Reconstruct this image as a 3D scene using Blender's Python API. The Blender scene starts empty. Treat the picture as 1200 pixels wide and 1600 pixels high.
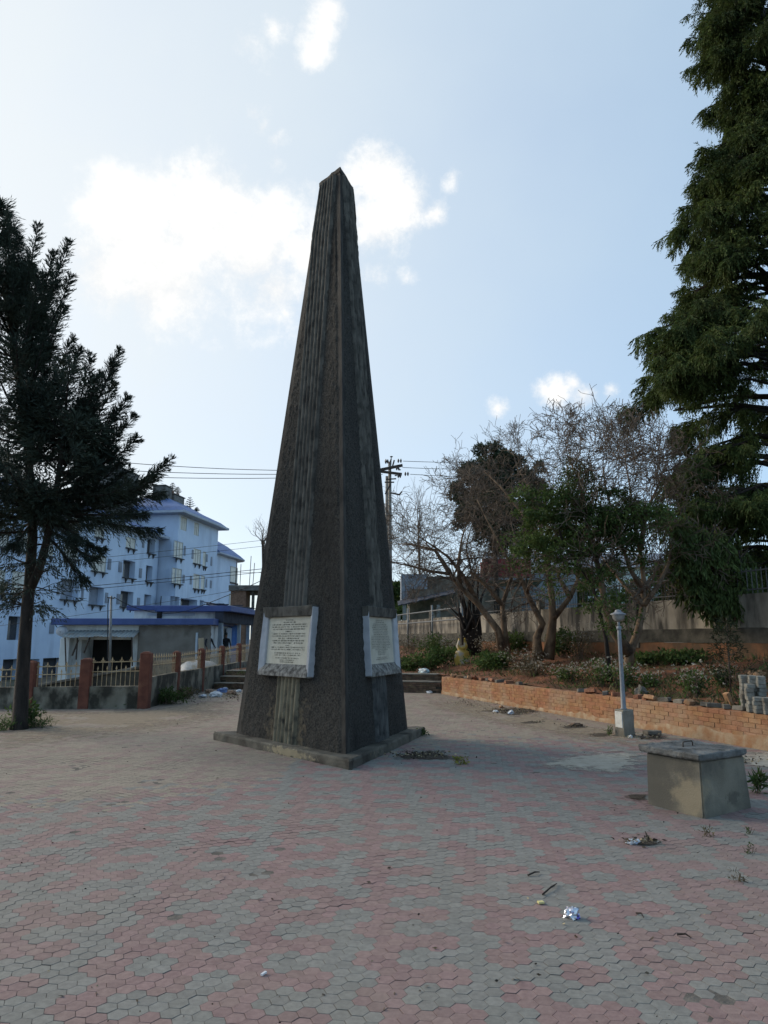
import bpy, bmesh, math, random
import numpy as np
from math import sin, cos, pi, radians, sqrt, atan2
from mathutils import Vector, Matrix
R = random.Random(11)
RN = np.random.default_rng(11)
SC = bpy.context.scene
COL = SC.collection
# ---------------------------------------------------------------- camera model used to measure the place
CAMH, F, TH = 1.6, 1100.0, 0.178
CT, ST = cos(TH), sin(TH)

def ray(px, py):
    r = (px - 600) / F; u = (800 - py) / F
    return Vector((r, CT - u * ST, ST + u * CT))

def G(px, py, z=0.0):
    d = ray(px, py); t = (z - CAMH) / d.z
    return Vector((d.x * t, d.y * t, z))

def D(px, py, Y):
    d = ray(px, py); t = Y / d.y
    return Vector((d.x * t, Y, CAMH + d.z * t))

def S(r, g, b, k=1.0):
    f = lambda c: (c / 12.92 if c <= 0.04045 else ((c + 0.055) / 1.055) ** 2.4)
    return (f(r / 255) * k, f(g / 255) * k, f(b / 255) * k)

def smooth(a, b, x):
    t = np.clip((x - a) / (b - a), 0, 1)
    return t * t * (3 - 2 * t)

# ---------------------------------------------------------------- materials
def mat(name, c1, c2=None, scale=6.0, rough=0.85, detail=6.0, ramp=(0.35, 0.65), bump=0.0, bscale=40.0, bdist=0.02,
        c3=None, s3=1.2, r3=(0.5, 0.7), stretch=(1, 1, 1), stretch3=(1, 1, 1), island=0.0, spec=0.3, metal=0.0,
        coord='Object', translucent=0.0, hue=0.0, m3=1.0, emission=0.0):
    m = bpy.data.materials.new(name); m.use_nodes = True
    nt = m.node_tree; N = nt.nodes; L = nt.links
    b = N['Principled BSDF']; out = N['Material Output']
    b.inputs['Roughness'].default_value = rough
    b.inputs['Specular IOR Level'].default_value = spec
    b.inputs['Metallic'].default_value = metal
    if coord == 'World':
        src = N.new('ShaderNodeNewGeometry').outputs['Position']
    else:
        src = N.new('ShaderNodeTexCoord').outputs['Object']
    def noise(sc, det, st, ro=0.55):
        mp = N.new('ShaderNodeMapping'); mp.inputs['Scale'].default_value = st
        L.new(src, mp.inputs['Vector'])
        n = N.new('ShaderNodeTexNoise'); n.inputs['Scale'].default_value = sc
        n.inputs['Detail'].default_value = det; n.inputs['Roughness'].default_value = ro
        L.new(mp.outputs['Vector'], n.inputs['Vector'])
        return n.outputs['Fac']
    def ramp_(fac, lo, hi, a, bb):
        r = N.new('ShaderNodeValToRGB'); e = r.color_ramp.elements
        e[0].position = lo; e[1].position = hi
        e[0].color = (*a, 1); e[1].color = (*bb, 1)
        L.new(fac, r.inputs['Fac']); return r.outputs['Color']
    def mix(fac, a, bb):
        x = N.new('ShaderNodeMix'); x.data_type = 'RGBA'
        L.new(fac, x.inputs[0]); L.new(a, x.inputs[6])
        if isinstance(bb, tuple): x.inputs[7].default_value = (*bb, 1)
        else: L.new(bb, x.inputs[7])
        return x.outputs[2]
    col = ramp_(noise(scale, detail, stretch), ramp[0], ramp[1], c1, c2 or c1)
    if c3:
        f = ramp_(noise(s3, 5, stretch3), r3[0], r3[1], (0, 0, 0), (m3, m3, m3))
        col = mix(f, col, c3)
    if island:
        g = N.new('ShaderNodeNewGeometry')
        hv = N.new('ShaderNodeHueSaturation')
        mr = N.new('ShaderNodeMapRange')
        mr.inputs['To Min'].default_value = 1 - island; mr.inputs['To Max'].default_value = 1 + island
        L.new(g.outputs['Random Per Island'], mr.inputs['Value'])
        L.new(mr.outputs['Result'], hv.inputs['Value'])
        if hue:
            mu = N.new('ShaderNodeMath'); mu.operation = 'MULTIPLY'; mu.inputs[1].default_value = 7.31
            fr = N.new('ShaderNodeMath'); fr.operation = 'FRACT'
            L.new(g.outputs['Random Per Island'], mu.inputs[0]); L.new(mu.outputs[0], fr.inputs[0])
            m2 = N.new('ShaderNodeMapRange')
            m2.inputs['To Min'].default_value = 0.5 - hue; m2.inputs['To Max'].default_value = 0.5 + hue
            L.new(fr.outputs[0], m2.inputs['Value']); L.new(m2.outputs['Result'], hv.inputs['Hue'])
        L.new(col, hv.inputs['Color']); col = hv.outputs['Color']
    L.new(col, b.inputs['Base Color'])
    if bump:
        bn = N.new('ShaderNodeBump'); bn.inputs['Strength'].default_value = bump
        bn.inputs['Distance'].default_value = bdist
        L.new(noise(bscale, 4, (1, 1, 1), 0.6), bn.inputs['Height'])
        L.new(bn.outputs['Normal'], b.inputs['Normal'])
    if translucent:
        t = N.new('ShaderNodeBsdfTranslucent'); L.new(col, t.inputs['Color'])
        mx = N.new('ShaderNodeMixShader'); mx.inputs[0].default_value = translucent
        L.new(b.outputs[0], mx.inputs[1]); L.new(t.outputs[0], mx.inputs[2])
        L.new(mx.outputs[0], out.inputs['Surface'])
    return m

def decal(name, c1, c2, scale=9.0, edge=(0.42, 0.6), amount=1.0, bump=0.6):
    """Thin layer of dirt lying on the ground: patchy where it wears out, fading by its own outline (object space, radius 1)."""
    m = mat(name, c1, c2, scale=scale, rough=0.95, bump=bump, bscale=60, coord='World')
    nt = m.node_tree; N = nt.nodes; L = nt.links
    tc = N.new('ShaderNodeTexCoord')
    ln = N.new('ShaderNodeVectorMath'); ln.operation = 'LENGTH'
    uv = N.new('ShaderNodeUVMap')
    at = N.new('ShaderNodeAttribute'); at.attribute_name = 'spread'
    gp = N.new('ShaderNodeNewGeometry')
    n = N.new('ShaderNodeTexNoise'); n.inputs['Scale'].default_value = 5.5; n.inputs['Detail'].default_value = 8
    n.inputs['Roughness'].default_value = 0.68
    L.new(gp.outputs['Position'], n.inputs['Vector'])
    a = N.new('ShaderNodeMath'); a.operation = 'MULTIPLY_ADD'; a.inputs[1].default_value = -0.62; 
    L.new(at.outputs['Fac'], a.inputs[0]); 
    ad = N.new('ShaderNodeMath'); ad.operation = 'ADD'; ad.inputs[1].default_value = 0.33
    L.new(n.outputs['Fac'], ad.inputs[0]); L.new(ad.outputs[0], a.inputs[2])
    mr = N.new('ShaderNodeMapRange'); mr.inputs['From Min'].default_value = edge[0]; mr.inputs['From Max'].default_value = edge[1]
    mr.inputs['To Max'].default_value = amount
    L.new(a.outputs[0], mr.inputs['Value'])
    tr = N.new('ShaderNodeBsdfTransparent'); mx = N.new('ShaderNodeMixShader')
    L.new(mr.outputs['Result'], mx.inputs[0]); L.new(tr.outputs[0], mx.inputs[1]); L.new(N['Principled BSDF'].outputs[0], mx.inputs[2])
    L.new(mx.outputs[0], N['Material Output'].inputs['Surface'])
    return m

# ---------------------------------------------------------------- object helpers
MW = {}

def tag(o, label=None, cat=None, group=None, kind=None):
    if label: o['label'] = label
    if cat: o['category'] = cat
    if group: o['group'] = group
    if kind: o['kind'] = kind
    return o

def thing(name, label, cat, loc=(0, 0, 0), rz=0.0, group=None):
    o = bpy.data.objects.new(name, None); COL.objects.link(o)
    o.location = loc; o.rotation_euler = (0, 0, rz); o.empty_display_size = 0.2
    MW[o.name] = Matrix.Translation(Vector(loc)) @ Matrix.Rotation(rz, 4, 'Z')
    return tag(o, label, cat, group)

def link_mesh(name, me, parent=None):
    o = bpy.data.objects.new(name, me); COL.objects.link(o)
    if parent is not None:
        o.parent = parent
        MW[o.name] = MW.get(parent.name, Matrix())
    return o

def np_mesh(name, V, Q, mats, parent=None, mi=None, smooth_=False, world=True):
    """V (n,3), Q (m,k) one polygon size."""
    me = bpy.data.meshes.new(name)
    V = np.asarray(V, dtype=np.float32); Q = np.asarray(Q, dtype=np.int32)
    if parent is not None and world:
        M = np.array(MW[parent.name].inverted(), dtype=np.float32)
        V = V @ M[:3, :3].T + M[:3, 3]
    m, k = Q.shape
    me.vertices.add(len(V)); me.vertices.foreach_set('co', V.ravel())
    me.loops.add(m * k); me.loops.foreach_set('vertex_index', Q.ravel())
    me.polygons.add(m); me.polygons.foreach_set('loop_start', np.arange(0, m * k, k, dtype=np.int32))
    for x in (mats if isinstance(mats, (list, tuple)) else [mats]): me.materials.append(x)
    if mi is not None: me.polygons.foreach_set('material_index', np.asarray(mi, dtype=np.int32))
    me.polygons.foreach_set('use_smooth', np.full(m, smooth_, dtype=bool))
    me.update(calc_edges=True); me.validate()
    return link_mesh(name, me, parent)

class MB:
    def __init__(s): s.v = []; s.f = []; s.mi = []; s.cur = 0
    def add(s, vs, fs):
        n = len(s.v); s.v.extend([tuple(v) for v in vs])
        for f in fs: s.f.append([i + n for i in f]); s.mi.append(s.cur)
    def hexa(s, p):       # 8 points: bottom loop then top loop
        s.add(p, [(3, 2, 1, 0), (4, 5, 6, 7), (0, 1, 5, 4), (1, 2, 6, 5), (2, 3, 7, 6), (3, 0, 4, 7)])
    def box(s, c, d, rz=0.0, rx=0.0, ry=0.0, taper=1.0):
        c = Vector(c); x, y, z = d[0] / 2, d[1] / 2, d[2] / 2
        M = Matrix.Rotation(rz, 3, 'Z') @ Matrix.Rotation(ry, 3, 'Y') @ Matrix.Rotation(rx, 3, 'X')
        P = [(-x, -y, -z), (x, -y, -z), (x, y, -z), (-x, y, -z)] + [(-x * taper, -y * taper, z), (x * taper, -y * taper, z), (x * taper, y * taper, z), (-x * taper, y * taper, z)]
        s.hexa([c + M @ Vector(p) for p in P])
    def bar(s, p, q, w, h, up=(0, 0, 1)):
        p = Vector(p); q = Vector(q); t = (q - p).normalized()
        side = t.cross(Vector(up))
        if side.length < 1e-4: side = t.cross(Vector((1, 0, 0)))
        side.normalize(); u = side.cross(t)
        a = side * (w / 2); b = u * (h / 2)
        s.hexa([p - a - b, p + a - b, q + a - b, q - a - b, p - a + b, p + a + b, q + a + b, q - a + b])
    def prism(s, poly, z0, z1):
        n = len(poly)
        vs = [(*p[:2], z0) for p in poly] + [(*p[:2], z1) for p in poly]
        s.add(vs, [tuple(reversed(range(n))), tuple(range(n, 2 * n))] + [(i, (i + 1) % n, n + (i + 1) % n, n + i) for i in range(n)])
    def loft(s, loops, cap=True):
        n = len(loops[0]); vs = [p for l in loops for p in l]; fs = []
        for k in range(len(loops) - 1):
            for i in range(n):
                j = (i + 1) % n; fs.append((k * n + i, k * n + j, (k + 1) * n + j, (k + 1) * n + i))
        if cap: fs.append(tuple(reversed(range(n)))); fs.append(tuple(range((len(loops) - 1) * n, len(loops) * n)))
        s.add(vs, fs)
    def lathe(s, prof, c=(0, 0, 0), n=16):
        c = Vector(c)
        s.loft([[(c.x + r * cos(2 * pi * i / n), c.y + r * sin(2 * pi * i / n), c.z + z) for i in range(n)] for r, z in prof])
    def tube(s, pts, rad, n=6, cap=True):
        pts = [Vector(p) for p in pts]
        if not isinstance(rad, (list, tuple)): rad = [rad] * len(pts)
        loops = []; prev = None
        for i, p in enumerate(pts):
            t = (pts[min(i + 1, len(pts) - 1)] - pts[max(i - 1, 0)])
            if t.length < 1e-9: t = Vector((0, 0, 1))
            t.normalize()
            if prev is None:
                a = t.cross(Vector((0.31, 0.17, 0.93)))
                if a.length < 0.05: a = t.cross(Vector((1, 0, 0)))
            else:
                a = prev - t * prev.dot(t)
                if a.length < 1e-6: a = t.cross(Vector((1, 0, 0)))
            a.normalize(); prev = a; b = t.cross(a)
            loops.append([p + (a * cos(2 * pi * k / n) + b * sin(2 * pi * k / n)) * rad[i] for k in range(n)])
        s.loft(loops, cap)
    def quad(s, a, b, c, d): s.add([a, b, c, d], [(0, 1, 2, 3)])
    def build(s, name, mats, parent=None, bevel=0.0, seg=1, smooth_=False, world=True):
        me = bpy.data.meshes.new(name)
        V = [Vector(v) for v in s.v]
        if parent is not None and world:
            Mi = MW[parent.name].inverted(); V = [Mi @ v for v in V]
        me.from_pydata([tuple(v) for v in V], [], s.f)
        for x in (mats if isinstance(mats, (list, tuple)) else [mats]): me.materials.append(x)
        me.polygons.foreach_set('material_index', s.mi)
        if smooth_: me.polygons.foreach_set('use_smooth', [True] * len(me.polygons))
        me.update()
        if bevel:
            bm = bmesh.new(); bm.from_mesh(me)
            ed = [e for e in bm.edges if len(e.link_faces) == 2 and e.calc_face_angle(0) > 0.5]
            bmesh.ops.bevel(bm, geom=ed, offset=bevel, segments=seg, affect='EDGES', clamp_overlap=True)
            bm.to_mesh(me); bm.free()
        return link_mesh(name, me, parent)

def vnoise(P, scale, seed=0):
    """value noise on (n,3) points, -1..1"""
    Q = np.asarray(P, dtype=np.float64) * scale + seed * 17.37
    I = np.floor(Q).astype(np.int64); f = Q - I; f = f * f * (3 - 2 * f)
    def h(ix, iy, iz):
        x = (ix * 374761393 + iy * 668265263 + iz * 2147483647 + seed * 974711) & 0xFFFFFFFF
        x = ((x ^ (x >> 13)) * 1274126177) & 0xFFFFFFFF
        x = x ^ (x >> 16)
        return (x & 0xFFFF) / 32767.5 - 1
    r = 0
    for dx in (0, 1):
        for dy in (0, 1):
            for dz in (0, 1):
                w = (f[:, 0] if dx else 1 - f[:, 0]) * (f[:, 1] if dy else 1 - f[:, 1]) * (f[:, 2] if dz else 1 - f[:, 2])
                r = r + w * h(I[:, 0] + dx, I[:, 1] + dy, I[:, 2] + dz)
    return r

def roughen(o, amp, scale, cuts=3, seed=1, maxlen=0.12):
    """break up clean edges: subdivide and push vertices about"""
    me = o.data; bm = bmesh.new(); bm.from_mesh(me)
    for _ in range(cuts):
        ed = [e for e in bm.edges if e.calc_length() > maxlen]
        if not ed: break
        bmesh.ops.subdivide_edges(bm, edges=ed, cuts=1, use_grid_fill=True)
    bm.normal_update()
    P = np.array([v.co[:] for v in bm.verts])
    n = vnoise(P, scale, seed) + 0.5 * vnoise(P, scale * 2.3, seed + 3)
    m = vnoise(P, scale, seed + 7)
    for v, a, b in zip(bm.verts, n, m):
        v.co += v.normal * (amp * a)
    bm.to_mesh(me); bm.free(); return o

def leaves(C, Dv, L, W):
    """diamond leaves -> (V, Q)"""
    n = len(C)
    Dv = Dv / np.maximum(np.linalg.norm(Dv, axis=1, keepdims=True), 1e-6)
    rnd = RN.normal(size=(n, 3)); sd = np.cross(Dv, rnd); sd /= np.maximum(np.linalg.norm(sd, axis=1, keepdims=True), 1e-6)
    L = np.broadcast_to(L, (n,))[:, None]; W = np.broadcast_to(W, (n,))[:, None]
    V = np.empty((n, 4, 3)); mid = C + Dv * L * 0.45
    V[:, 0] = C; V[:, 1] = mid + sd * W / 2; V[:, 2] = C + Dv * L; V[:, 3] = mid - sd * W / 2
    return V.reshape(-1, 3), np.arange(4 * n).reshape(n, 4)
# ---------------------------------------------------------------- layout lines
def XB(y): return 1.77 - 0.364 * (y - 21.1)          # face of the low brick wall
def XW(y): return 8.45 - 0.303 * (y - 15.3)          # face of the tall boundary wall
def YS(x): return 21.6 + (1.75 - x) * 0.248          # foot of the steps
def bedz(x, y):
    a = XB(y) + 0.2; w = XW(y)
    s = np.clip((x - a) / (w - a), 0, 1)
    return 0.50 + 0.66 * s ** 1.2

# ---------------------------------------------------------------- world, sun, camera
SUN_AZ, SUN_EL = -64.0, 26.0
w = bpy.data.worlds.new('World'); SC.world = w; w.use_nodes = True
nt = w.node_tree; N = nt.nodes; L = nt.links
bg = N['Background']; bg.inputs['Strength'].default_value = 0.1
sky = N.new('ShaderNodeTexSky'); sky.sky_type = 'NISHITA'; sky.sun_disc = False
sky.sun_elevation = radians(SUN_EL); sky.sun_rotation = radians(SUN_AZ)
sky.altitude = 1400; sky.air_density = 1.0; sky.dust_density = 2.0; sky.ozone_density = 1.0
tc = N.new('ShaderNodeTexCoord')
def wnode(op, a, b=None, c=None):
    n = N.new('ShaderNodeMath'); n.operation = op
    for i, x in enumerate((a, b, c)):
        if x is None: continue
        if isinstance(x, (int, float)): n.inputs[i].default_value = x
        else: L.new(x, n.inputs[i])
    return n.outputs[0]
def wnoise(sc, det, ro):
    n = N.new('ShaderNodeTexNoise'); n.inputs['Scale'].default_value = sc; n.inputs['Detail'].default_value = det
    n.inputs['Roughness'].default_value = ro
    L.new(tc.outputs['Generated'], n.inputs['Vector']); return n.outputs['Fac']
CLOUDS = [(140, 400, .06, .7), (200, 360, .085, 1), (320, 350, .105, 1), (250, 430, .11, 1), (400, 390, .105, 1), (430, 450, .085, .9), (480, 400, .07, .9), (170, 430, .09, .9),
          (590, 275, .055, 1), (625, 320, .055, 1), (590, 345, .06, .9), (680, 335, .03, .7), (705, 285, .022, .48),
          (515, 12, .026, .62), (503, 40, .022, .55), (494, 70, .02, .5), (488, 95, .016, .42), (395, 175, .022, .55), (410, 200, .022, .58), (428, 222, .022, .55), (432, 250, .02, .45), (375, 60, .03, .4), (425, 45, .016, .34), (585, 432, .03, .42), (635, 435, .022, .4),
          (870, 614, .032, .8), (910, 616, .028, .75), (955, 608, .018, .6), (778, 638, .02, .62), (850, 610, .02, .65), (895, 600, .024, .7)]
best = None
for px, py, r, k in CLOUDS:
    d = ray(px, py).normalized()
    vd = N.new('ShaderNodeVectorMath'); vd.operation = 'DISTANCE'; vd.inputs[1].default_value = d
    L.new(tc.outputs['Generated'], vd.inputs[0])
    v = wnode('MULTIPLY_ADD', vd.outputs['Value'], -k / r, k)
    best = v if best is None else wnode('MAXIMUM', best, v)
# other clouds of the sky around, out of the picture
nb = wnoise(2.6, 3, .5)
# fbm erosion
n1 = wnoise(8.0, 12, .70); n2 = wnoise(4.5, 4, .5)
dens = wnode('ADD', best, wnode('MULTIPLY_ADD', n1, 2.3, -1.22))
dens = wnode('ADD', dens, wnode('MULTIPLY_ADD', n2, .9, -.5))
mr = N.new('ShaderNodeMapRange'); mr.interpolation_type = 'SMOOTHSTEP'
mr.inputs['From Min'].default_value = 0.02; mr.inputs['From Max'].default_value = 0.7
L.new(dens, mr.inputs['Value'])
mk = wnode('MULTIPLY', mr.outputs['Result'], .96)
# haze that scatters light forward: whiter towards the sun, with thin high cloud in it
sv0 = (sin(radians(-48)) * cos(radians(24)), cos(radians(-48)) * cos(radians(24)), sin(radians(24)))
dt = N.new('ShaderNodeVectorMath'); dt.operation = 'DOT_PRODUCT'; dt.inputs[1].default_value = sv0
L.new(tc.outputs['Generated'], dt.inputs[0])
fw = wnode('MULTIPLY_ADD', dt.outputs['Value'], .5, .5)
fw = wnode('POWER', fw, 2.8)
fw_ = fw
fw = wnode('MULTIPLY_ADD', fw, .42, .56)
vl_ = wnode('MULTIPLY_ADD', n2, .3, -.15)
fw = wnode('ADD', fw, vl_)
cl_ = N.new('ShaderNodeClamp'); L.new(fw, cl_.inputs['Value']); cl_.inputs['Max'].default_value = .93
vl = cl_
mx0 = N.new('ShaderNodeMix'); mx0.data_type = 'RGBA'; L.new(vl.outputs['Result'], mx0.inputs[0]); L.new(sky.outputs[0], mx0.inputs[6]); 
hz = N.new('ShaderNodeMix'); hz.data_type = 'RGBA'; hz.inputs[6].default_value = (1.0, 1.85, 2.7, 1); hz.inputs[7].default_value = (3.3, 3.42, 3.42, 1)
L.new(fw_, hz.inputs[0]); L.new(hz.outputs[2], mx0.inputs[7])
mx = N.new('ShaderNodeMix'); mx.data_type = 'RGBA'
L.new(mk, mx.inputs[0]); L.new(mx0.outputs[2], mx.inputs[6]); 
cc = N.new('ShaderNodeMix'); cc.data_type = 'RGBA'; cc.inputs[6].default_value = (3.15, 3.2, 3.25, 1); cc.inputs[7].default_value = (3.95, 3.9, 3.8, 1)
cr_ = N.new('ShaderNodeMapRange'); cr_.inputs['From Min'].default_value = .35; cr_.inputs['From Max'].default_value = .6; L.new(n1, cr_.inputs['Value']); L.new(cr_.outputs['Result'], cc.inputs[0])
L.new(cc.outputs[2], mx.inputs[7])
L.new(mx.outputs[2], bg.inputs['Color'])

sd = bpy.data.lights.new('sun', 'SUN'); sd.energy = 1.0; sd.angle = radians(26); sd.color = (1.0, .87, .70)
so = bpy.data.objects.new('sun', sd); COL.objects.link(so)
sv = Vector((sin(radians(SUN_AZ)) * cos(radians(SUN_EL)), cos(radians(SUN_AZ)) * cos(radians(SUN_EL)), sin(radians(SUN_EL))))
so.rotation_euler = (-sv).to_track_quat('-Z', 'Y').to_euler(); so.location = sv * 60

cd = bpy.data.cameras.new('camera'); co = bpy.data.objects.new('camera', cd); COL.objects.link(co)
co.location = (0, 0, CAMH); co.rotation_euler = (pi / 2 + TH, 0, 0)
cd.sensor_fit = 'AUTO'; cd.sensor_width = 36; cd.lens = F / 1600 * 36; cd.clip_end = 5000; cd.clip_start = .05
SC.camera = co
SC.view_settings.view_transform = 'Standard'; SC.view_settings.look = 'None'; SC.view_settings.exposure = 1.5; SC.view_settings.gamma = 1
SC.cycles.max_bounces = 6; SC.cycles.transparent_max_bounces = 12

# ---------------------------------------------------------------- materials of the place
DUST = (.21, .18, .145)
def paver(nm, a, b, k=.35): return mat(nm, a, b, scale=30, detail=8, rough=.9, island=.09, hue=.008, c3=DUST, s3=.55, r3=(.42, .72), m3=k, bump=.35, bscale=120, bdist=.004, coord='World')
m_red = paver('red_paver', (.198, .132, .123), (.252, .174, .16))
m_gray = paver('grey_paver', (.166, .162, .147), (.216, .211, .19))
m_buff = paver('buff_paver', (.215, .18, .14), (.28, .238, .188), .6)
m_pink = paver('pale_pink_paver', (.21, .155, .13), (.27, .205, .175), .6)
m_joint = mat('joint_sand', (.075, .067, .058), (.15, .133, .113), scale=9, coord='World', bump=.5)
m_earth = mat('earth', (.10, .075, .05), (.19, .14, .10), scale=1.3, coord='World', bump=.6, bscale=12, c3=(.06, .075, .03), s3=.4)
m_soil = mat('red_soil', (.10, .043, .022), (.24, .095, .045), scale=2.2, coord='World', detail=9, bump=1.0, bscale=25, bdist=.05, c3=(.07, .055, .03), s3=.8, r3=(.5, .7))
m_lawn = mat('lawn', (.05, .09, .02), (.10, .15, .04), scale=3, coord='World', bump=.5)
m_road = mat('asphalt', (.04, .04, .042), (.065, .063, .06), scale=8, coord='World', bump=.4)
m_obel = mat('pebbledash', (.019, .0178, .016), (.076, .070, .060), scale=38, detail=10, ramp=(.34, .68), rough=.95, bump=.9, bscale=55, bdist=.03, coord='World', c3=(.016, .015, .0135), s3=1.6, r3=(.45, .7), stretch3=(1, 1, .35), m3=.7)
nt_ = m_obel.node_tree
def add_patch(m, center, rad, colr, amt=.8, sc=9.0):
    """a worn patch with a shape of its own round one spot (world space)"""
    N_ = m.node_tree.nodes; L_ = m.node_tree.links; b = N_['Principled BSDF']
    old = b.inputs['Base Color'].links[0].from_socket
    g = N_.new('ShaderNodeNewGeometry')
    sub = N_.new('ShaderNodeVectorMath'); sub.operation = 'SUBTRACT'; sub.inputs[1].default_value = center
    L_.new(g.outputs['Position'], sub.inputs[0])
    sc_ = N_.new('ShaderNodeVectorMath'); sc_.operation = 'DIVIDE'; sc_.inputs[1].default_value = rad
    L_.new(sub.outputs[0], sc_.inputs[0])
    ln = N_.new('ShaderNodeVectorMath'); ln.operation = 'LENGTH'; L_.new(sc_.outputs[0], ln.inputs[0])
    n = N_.new('ShaderNodeTexNoise'); n.inputs['Scale'].default_value = sc; n.inputs['Detail'].default_value = 8; n.inputs['Roughness'].default_value = .65
    L_.new(g.outputs['Position'], n.inputs['Vector'])
    a = N_.new('ShaderNodeMath'); a.operation = 'MULTIPLY_ADD'; a.inputs[1].default_value = -.9; L_.new(ln.outputs['Value'], a.inputs[0])
    a2 = N_.new('ShaderNodeMath'); a2.operation = 'MULTIPLY_ADD'; a2.inputs[1].default_value = 2.2; a2.inputs[2].default_value = -.35; L_.new(n.outputs['Fac'], a2.inputs[0]); L_.new(a2.outputs[0], a.inputs[2])
    mr_ = N_.new('ShaderNodeMapRange'); mr_.inputs['From Min'].default_value = 0; mr_.inputs['From Max'].default_value = .35; mr_.inputs['To Max'].default_value = amt
    L_.new(a.outputs[0], mr_.inputs['Value'])
    x = N_.new('ShaderNodeMix'); x.data_type = 'RGBA'; L_.new(mr_.outputs['Result'], x.inputs[0]); L_.new(old, x.inputs[6]); x.inputs[7].default_value = (*colr, 1)
    L_.new(x.outputs[2], b.inputs['Base Color'])
m_flute = mat('fluted_plaster', (.052, .048, .041), (.135, .124, .104), scale=4, stretch=(2.5, 2.5, .7), detail=8, rough=.95, bump=.5, bscale=60, coord='World', c3=(.02, .018, .016), s3=7, r3=(.48, .72), m3=.8)
m_fluteb = mat('ochre_stained_plaster', (.13, .11, .074), (.27, .228, .155), scale=4, stretch=(3, 3, .6), detail=8, rough=.95, bump=.5, bscale=60, coord='World', c3=(.045, .04, .032), s3=6, r3=(.5, .7))
m_flutec = mat('grey_plaster', (.05, .05, .048), (.115, .113, .105), scale=4, stretch=(3, 3, .6), detail=8, rough=.95, bump=.5, bscale=60, coord='World', c3=(.03, .03, .03), s3=6, r3=(.5, .7))
m_band = mat('smooth_corner_plaster', (.020, .0185, .017), (.055, .050, .043), scale=5, stretch=(1.5, 1.5, .6), detail=8, bump=.4, coord='World', c3=(.09, .082, .062), s3=3.2, r3=(.62, .78), m3=.5)
m_conc = mat('weathered_concrete', (.10, .092, .078), (.20, .185, .155), scale=3.5, detail=9, bump=.5, bscale=45, coord='World', c3=(.045, .04, .033), s3=2.2, r3=(.5, .68))
m_plinth = mat('plinth_concrete', (.085, .078, .063), (.16, .145, .115), scale=6, detail=9, bump=.6, bscale=45, coord='World', c3=(.035, .03, .024), s3=3, r3=(.48, .66))
m_whitep = mat('old_white_paint', (.34, .345, .365), (.46, .465, .48), scale=5, detail=8, rough=.7, bump=.25, coord='World', c3=(.24, .235, .23), s3=5, r3=(.58, .78), m3=.5)
m_marble = mat('marble_tablet', (.46, .43, .34), (.56, .525, .43), scale=4, rough=.5, coord='World', c3=(.42, .39, .32), s3=9, r3=(.58, .8))
m_stained = mat('mould_stained_paint', (.06, .055, .05), (.30, .285, .255), scale=14, detail=9, ramp=(.36, .66), coord='World', bump=.3)
m_letter = mat('engraved_letters', (.10, .095, .08), rough=.8)
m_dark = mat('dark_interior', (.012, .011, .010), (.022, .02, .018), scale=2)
m_block = mat('cement_render', (.15, .133, .10), (.22, .198, .152), scale=2.4, detail=9, bump=.35, bscale=70, coord='World', c3=(.085, .08, .066), s3=1.5, r3=(.46, .60), m3=.8)
m_slab = mat('slab_concrete', (.10, .10, .095), (.21, .205, .19), scale=5, detail=9, bump=.7, bscale=50, coord='World', c3=(.045, .045, .042), s3=4, r3=(.5, .68))
m_iron = mat('rusty_iron', (.05, .04, .035), (.09, .065, .05), scale=30, rough=.7, metal=.3)
m_brick = mat('orange_brick', (.25, .118, .058), (.335, .168, .085), scale=9, detail=8, rough=.92, island=.11, hue=.008, bump=.5, bscale=60, coord='World', c3=(.31, .235, .16), s3=1.6, r3=(.44, .68), m3=.75)
m_mortar = mat('mortar', (.215, .12, .062), (.30, .175, .095), scale=20, coord='World', bump=.5)
m_plast = mat('pale_cement_wash', (.27, .19, .115), (.37, .28, .185), scale=5, detail=9, coord='World', bump=.5, c3=(.26, .14, .07), s3=4.5, r3=(.42, .6))
m_stone = mat('dark_stone_brick', (.085, .058, .04), (.17, .11, .07), scale=9, detail=8, island=.3, hue=.015, coord='World', bump=.6)
m_tread = mat('step_tread', (.16, .145, .12), (.25, .225, .185), scale=6, coord='World', bump=.5, c3=(.07, .06, .05), s3=2.5)
m_wallc = mat('stained_boundary_plaster', (.085, .074, .058), (.37, .325, .26), scale=1.6, stretch=(1, 1, .4), detail=9, coord='World', bump=.4, bscale=40, c3=(.035, .032, .028), s3=1.7, stretch3=(1.6, 1.6, .4), r3=(.46, .62), m3=.92)
m_ledge = mat('mossy_dark_ledge', (.03, .028, .022), (.10, .09, .07), scale=3, coord='World', detail=8, bump=.5)
m_orange = mat('orange_plaster', (.18, .075, .034), (.30, .135, .062), scale=1.6, detail=8, coord='World', bump=.4, c3=(.07, .05, .03), s3=1.5, r3=(.42, .62), m3=.85)
m_fpost = mat('rust_red_post_paint', (.115, .042, .029), (.185, .068, .043), scale=5, coord='World', detail=8, c3=(.30, .14, .08), s3=2.4, r3=(.55, .75), m3=.6, bump=.3)
m_fwall = mat('mouldy_low_wall', (.15, .135, .10), (.27, .245, .195), scale=2.2, stretch=(1, 1, .6), detail=9, coord='World', bump=.5, c3=(.03, .027, .02), s3=2.6, stretch3=(1, 1, .7), r3=(.44, .6), m3=.92)
m_rail = mat('cream_yellow_rail', (.36, .26, .14), (.50, .385, .235), scale=12, rough=.6, coord='World', c3=(.20, .13, .08), s3=9, r3=(.55, .75))
m_lamp = mat('grey_lamp_paint', (.16, .175, .195), (.235, .25, .27), scale=9, rough=.5, coord='World', c3=(.16, .14, .12), s3=20, r3=(.6, .75))
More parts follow.
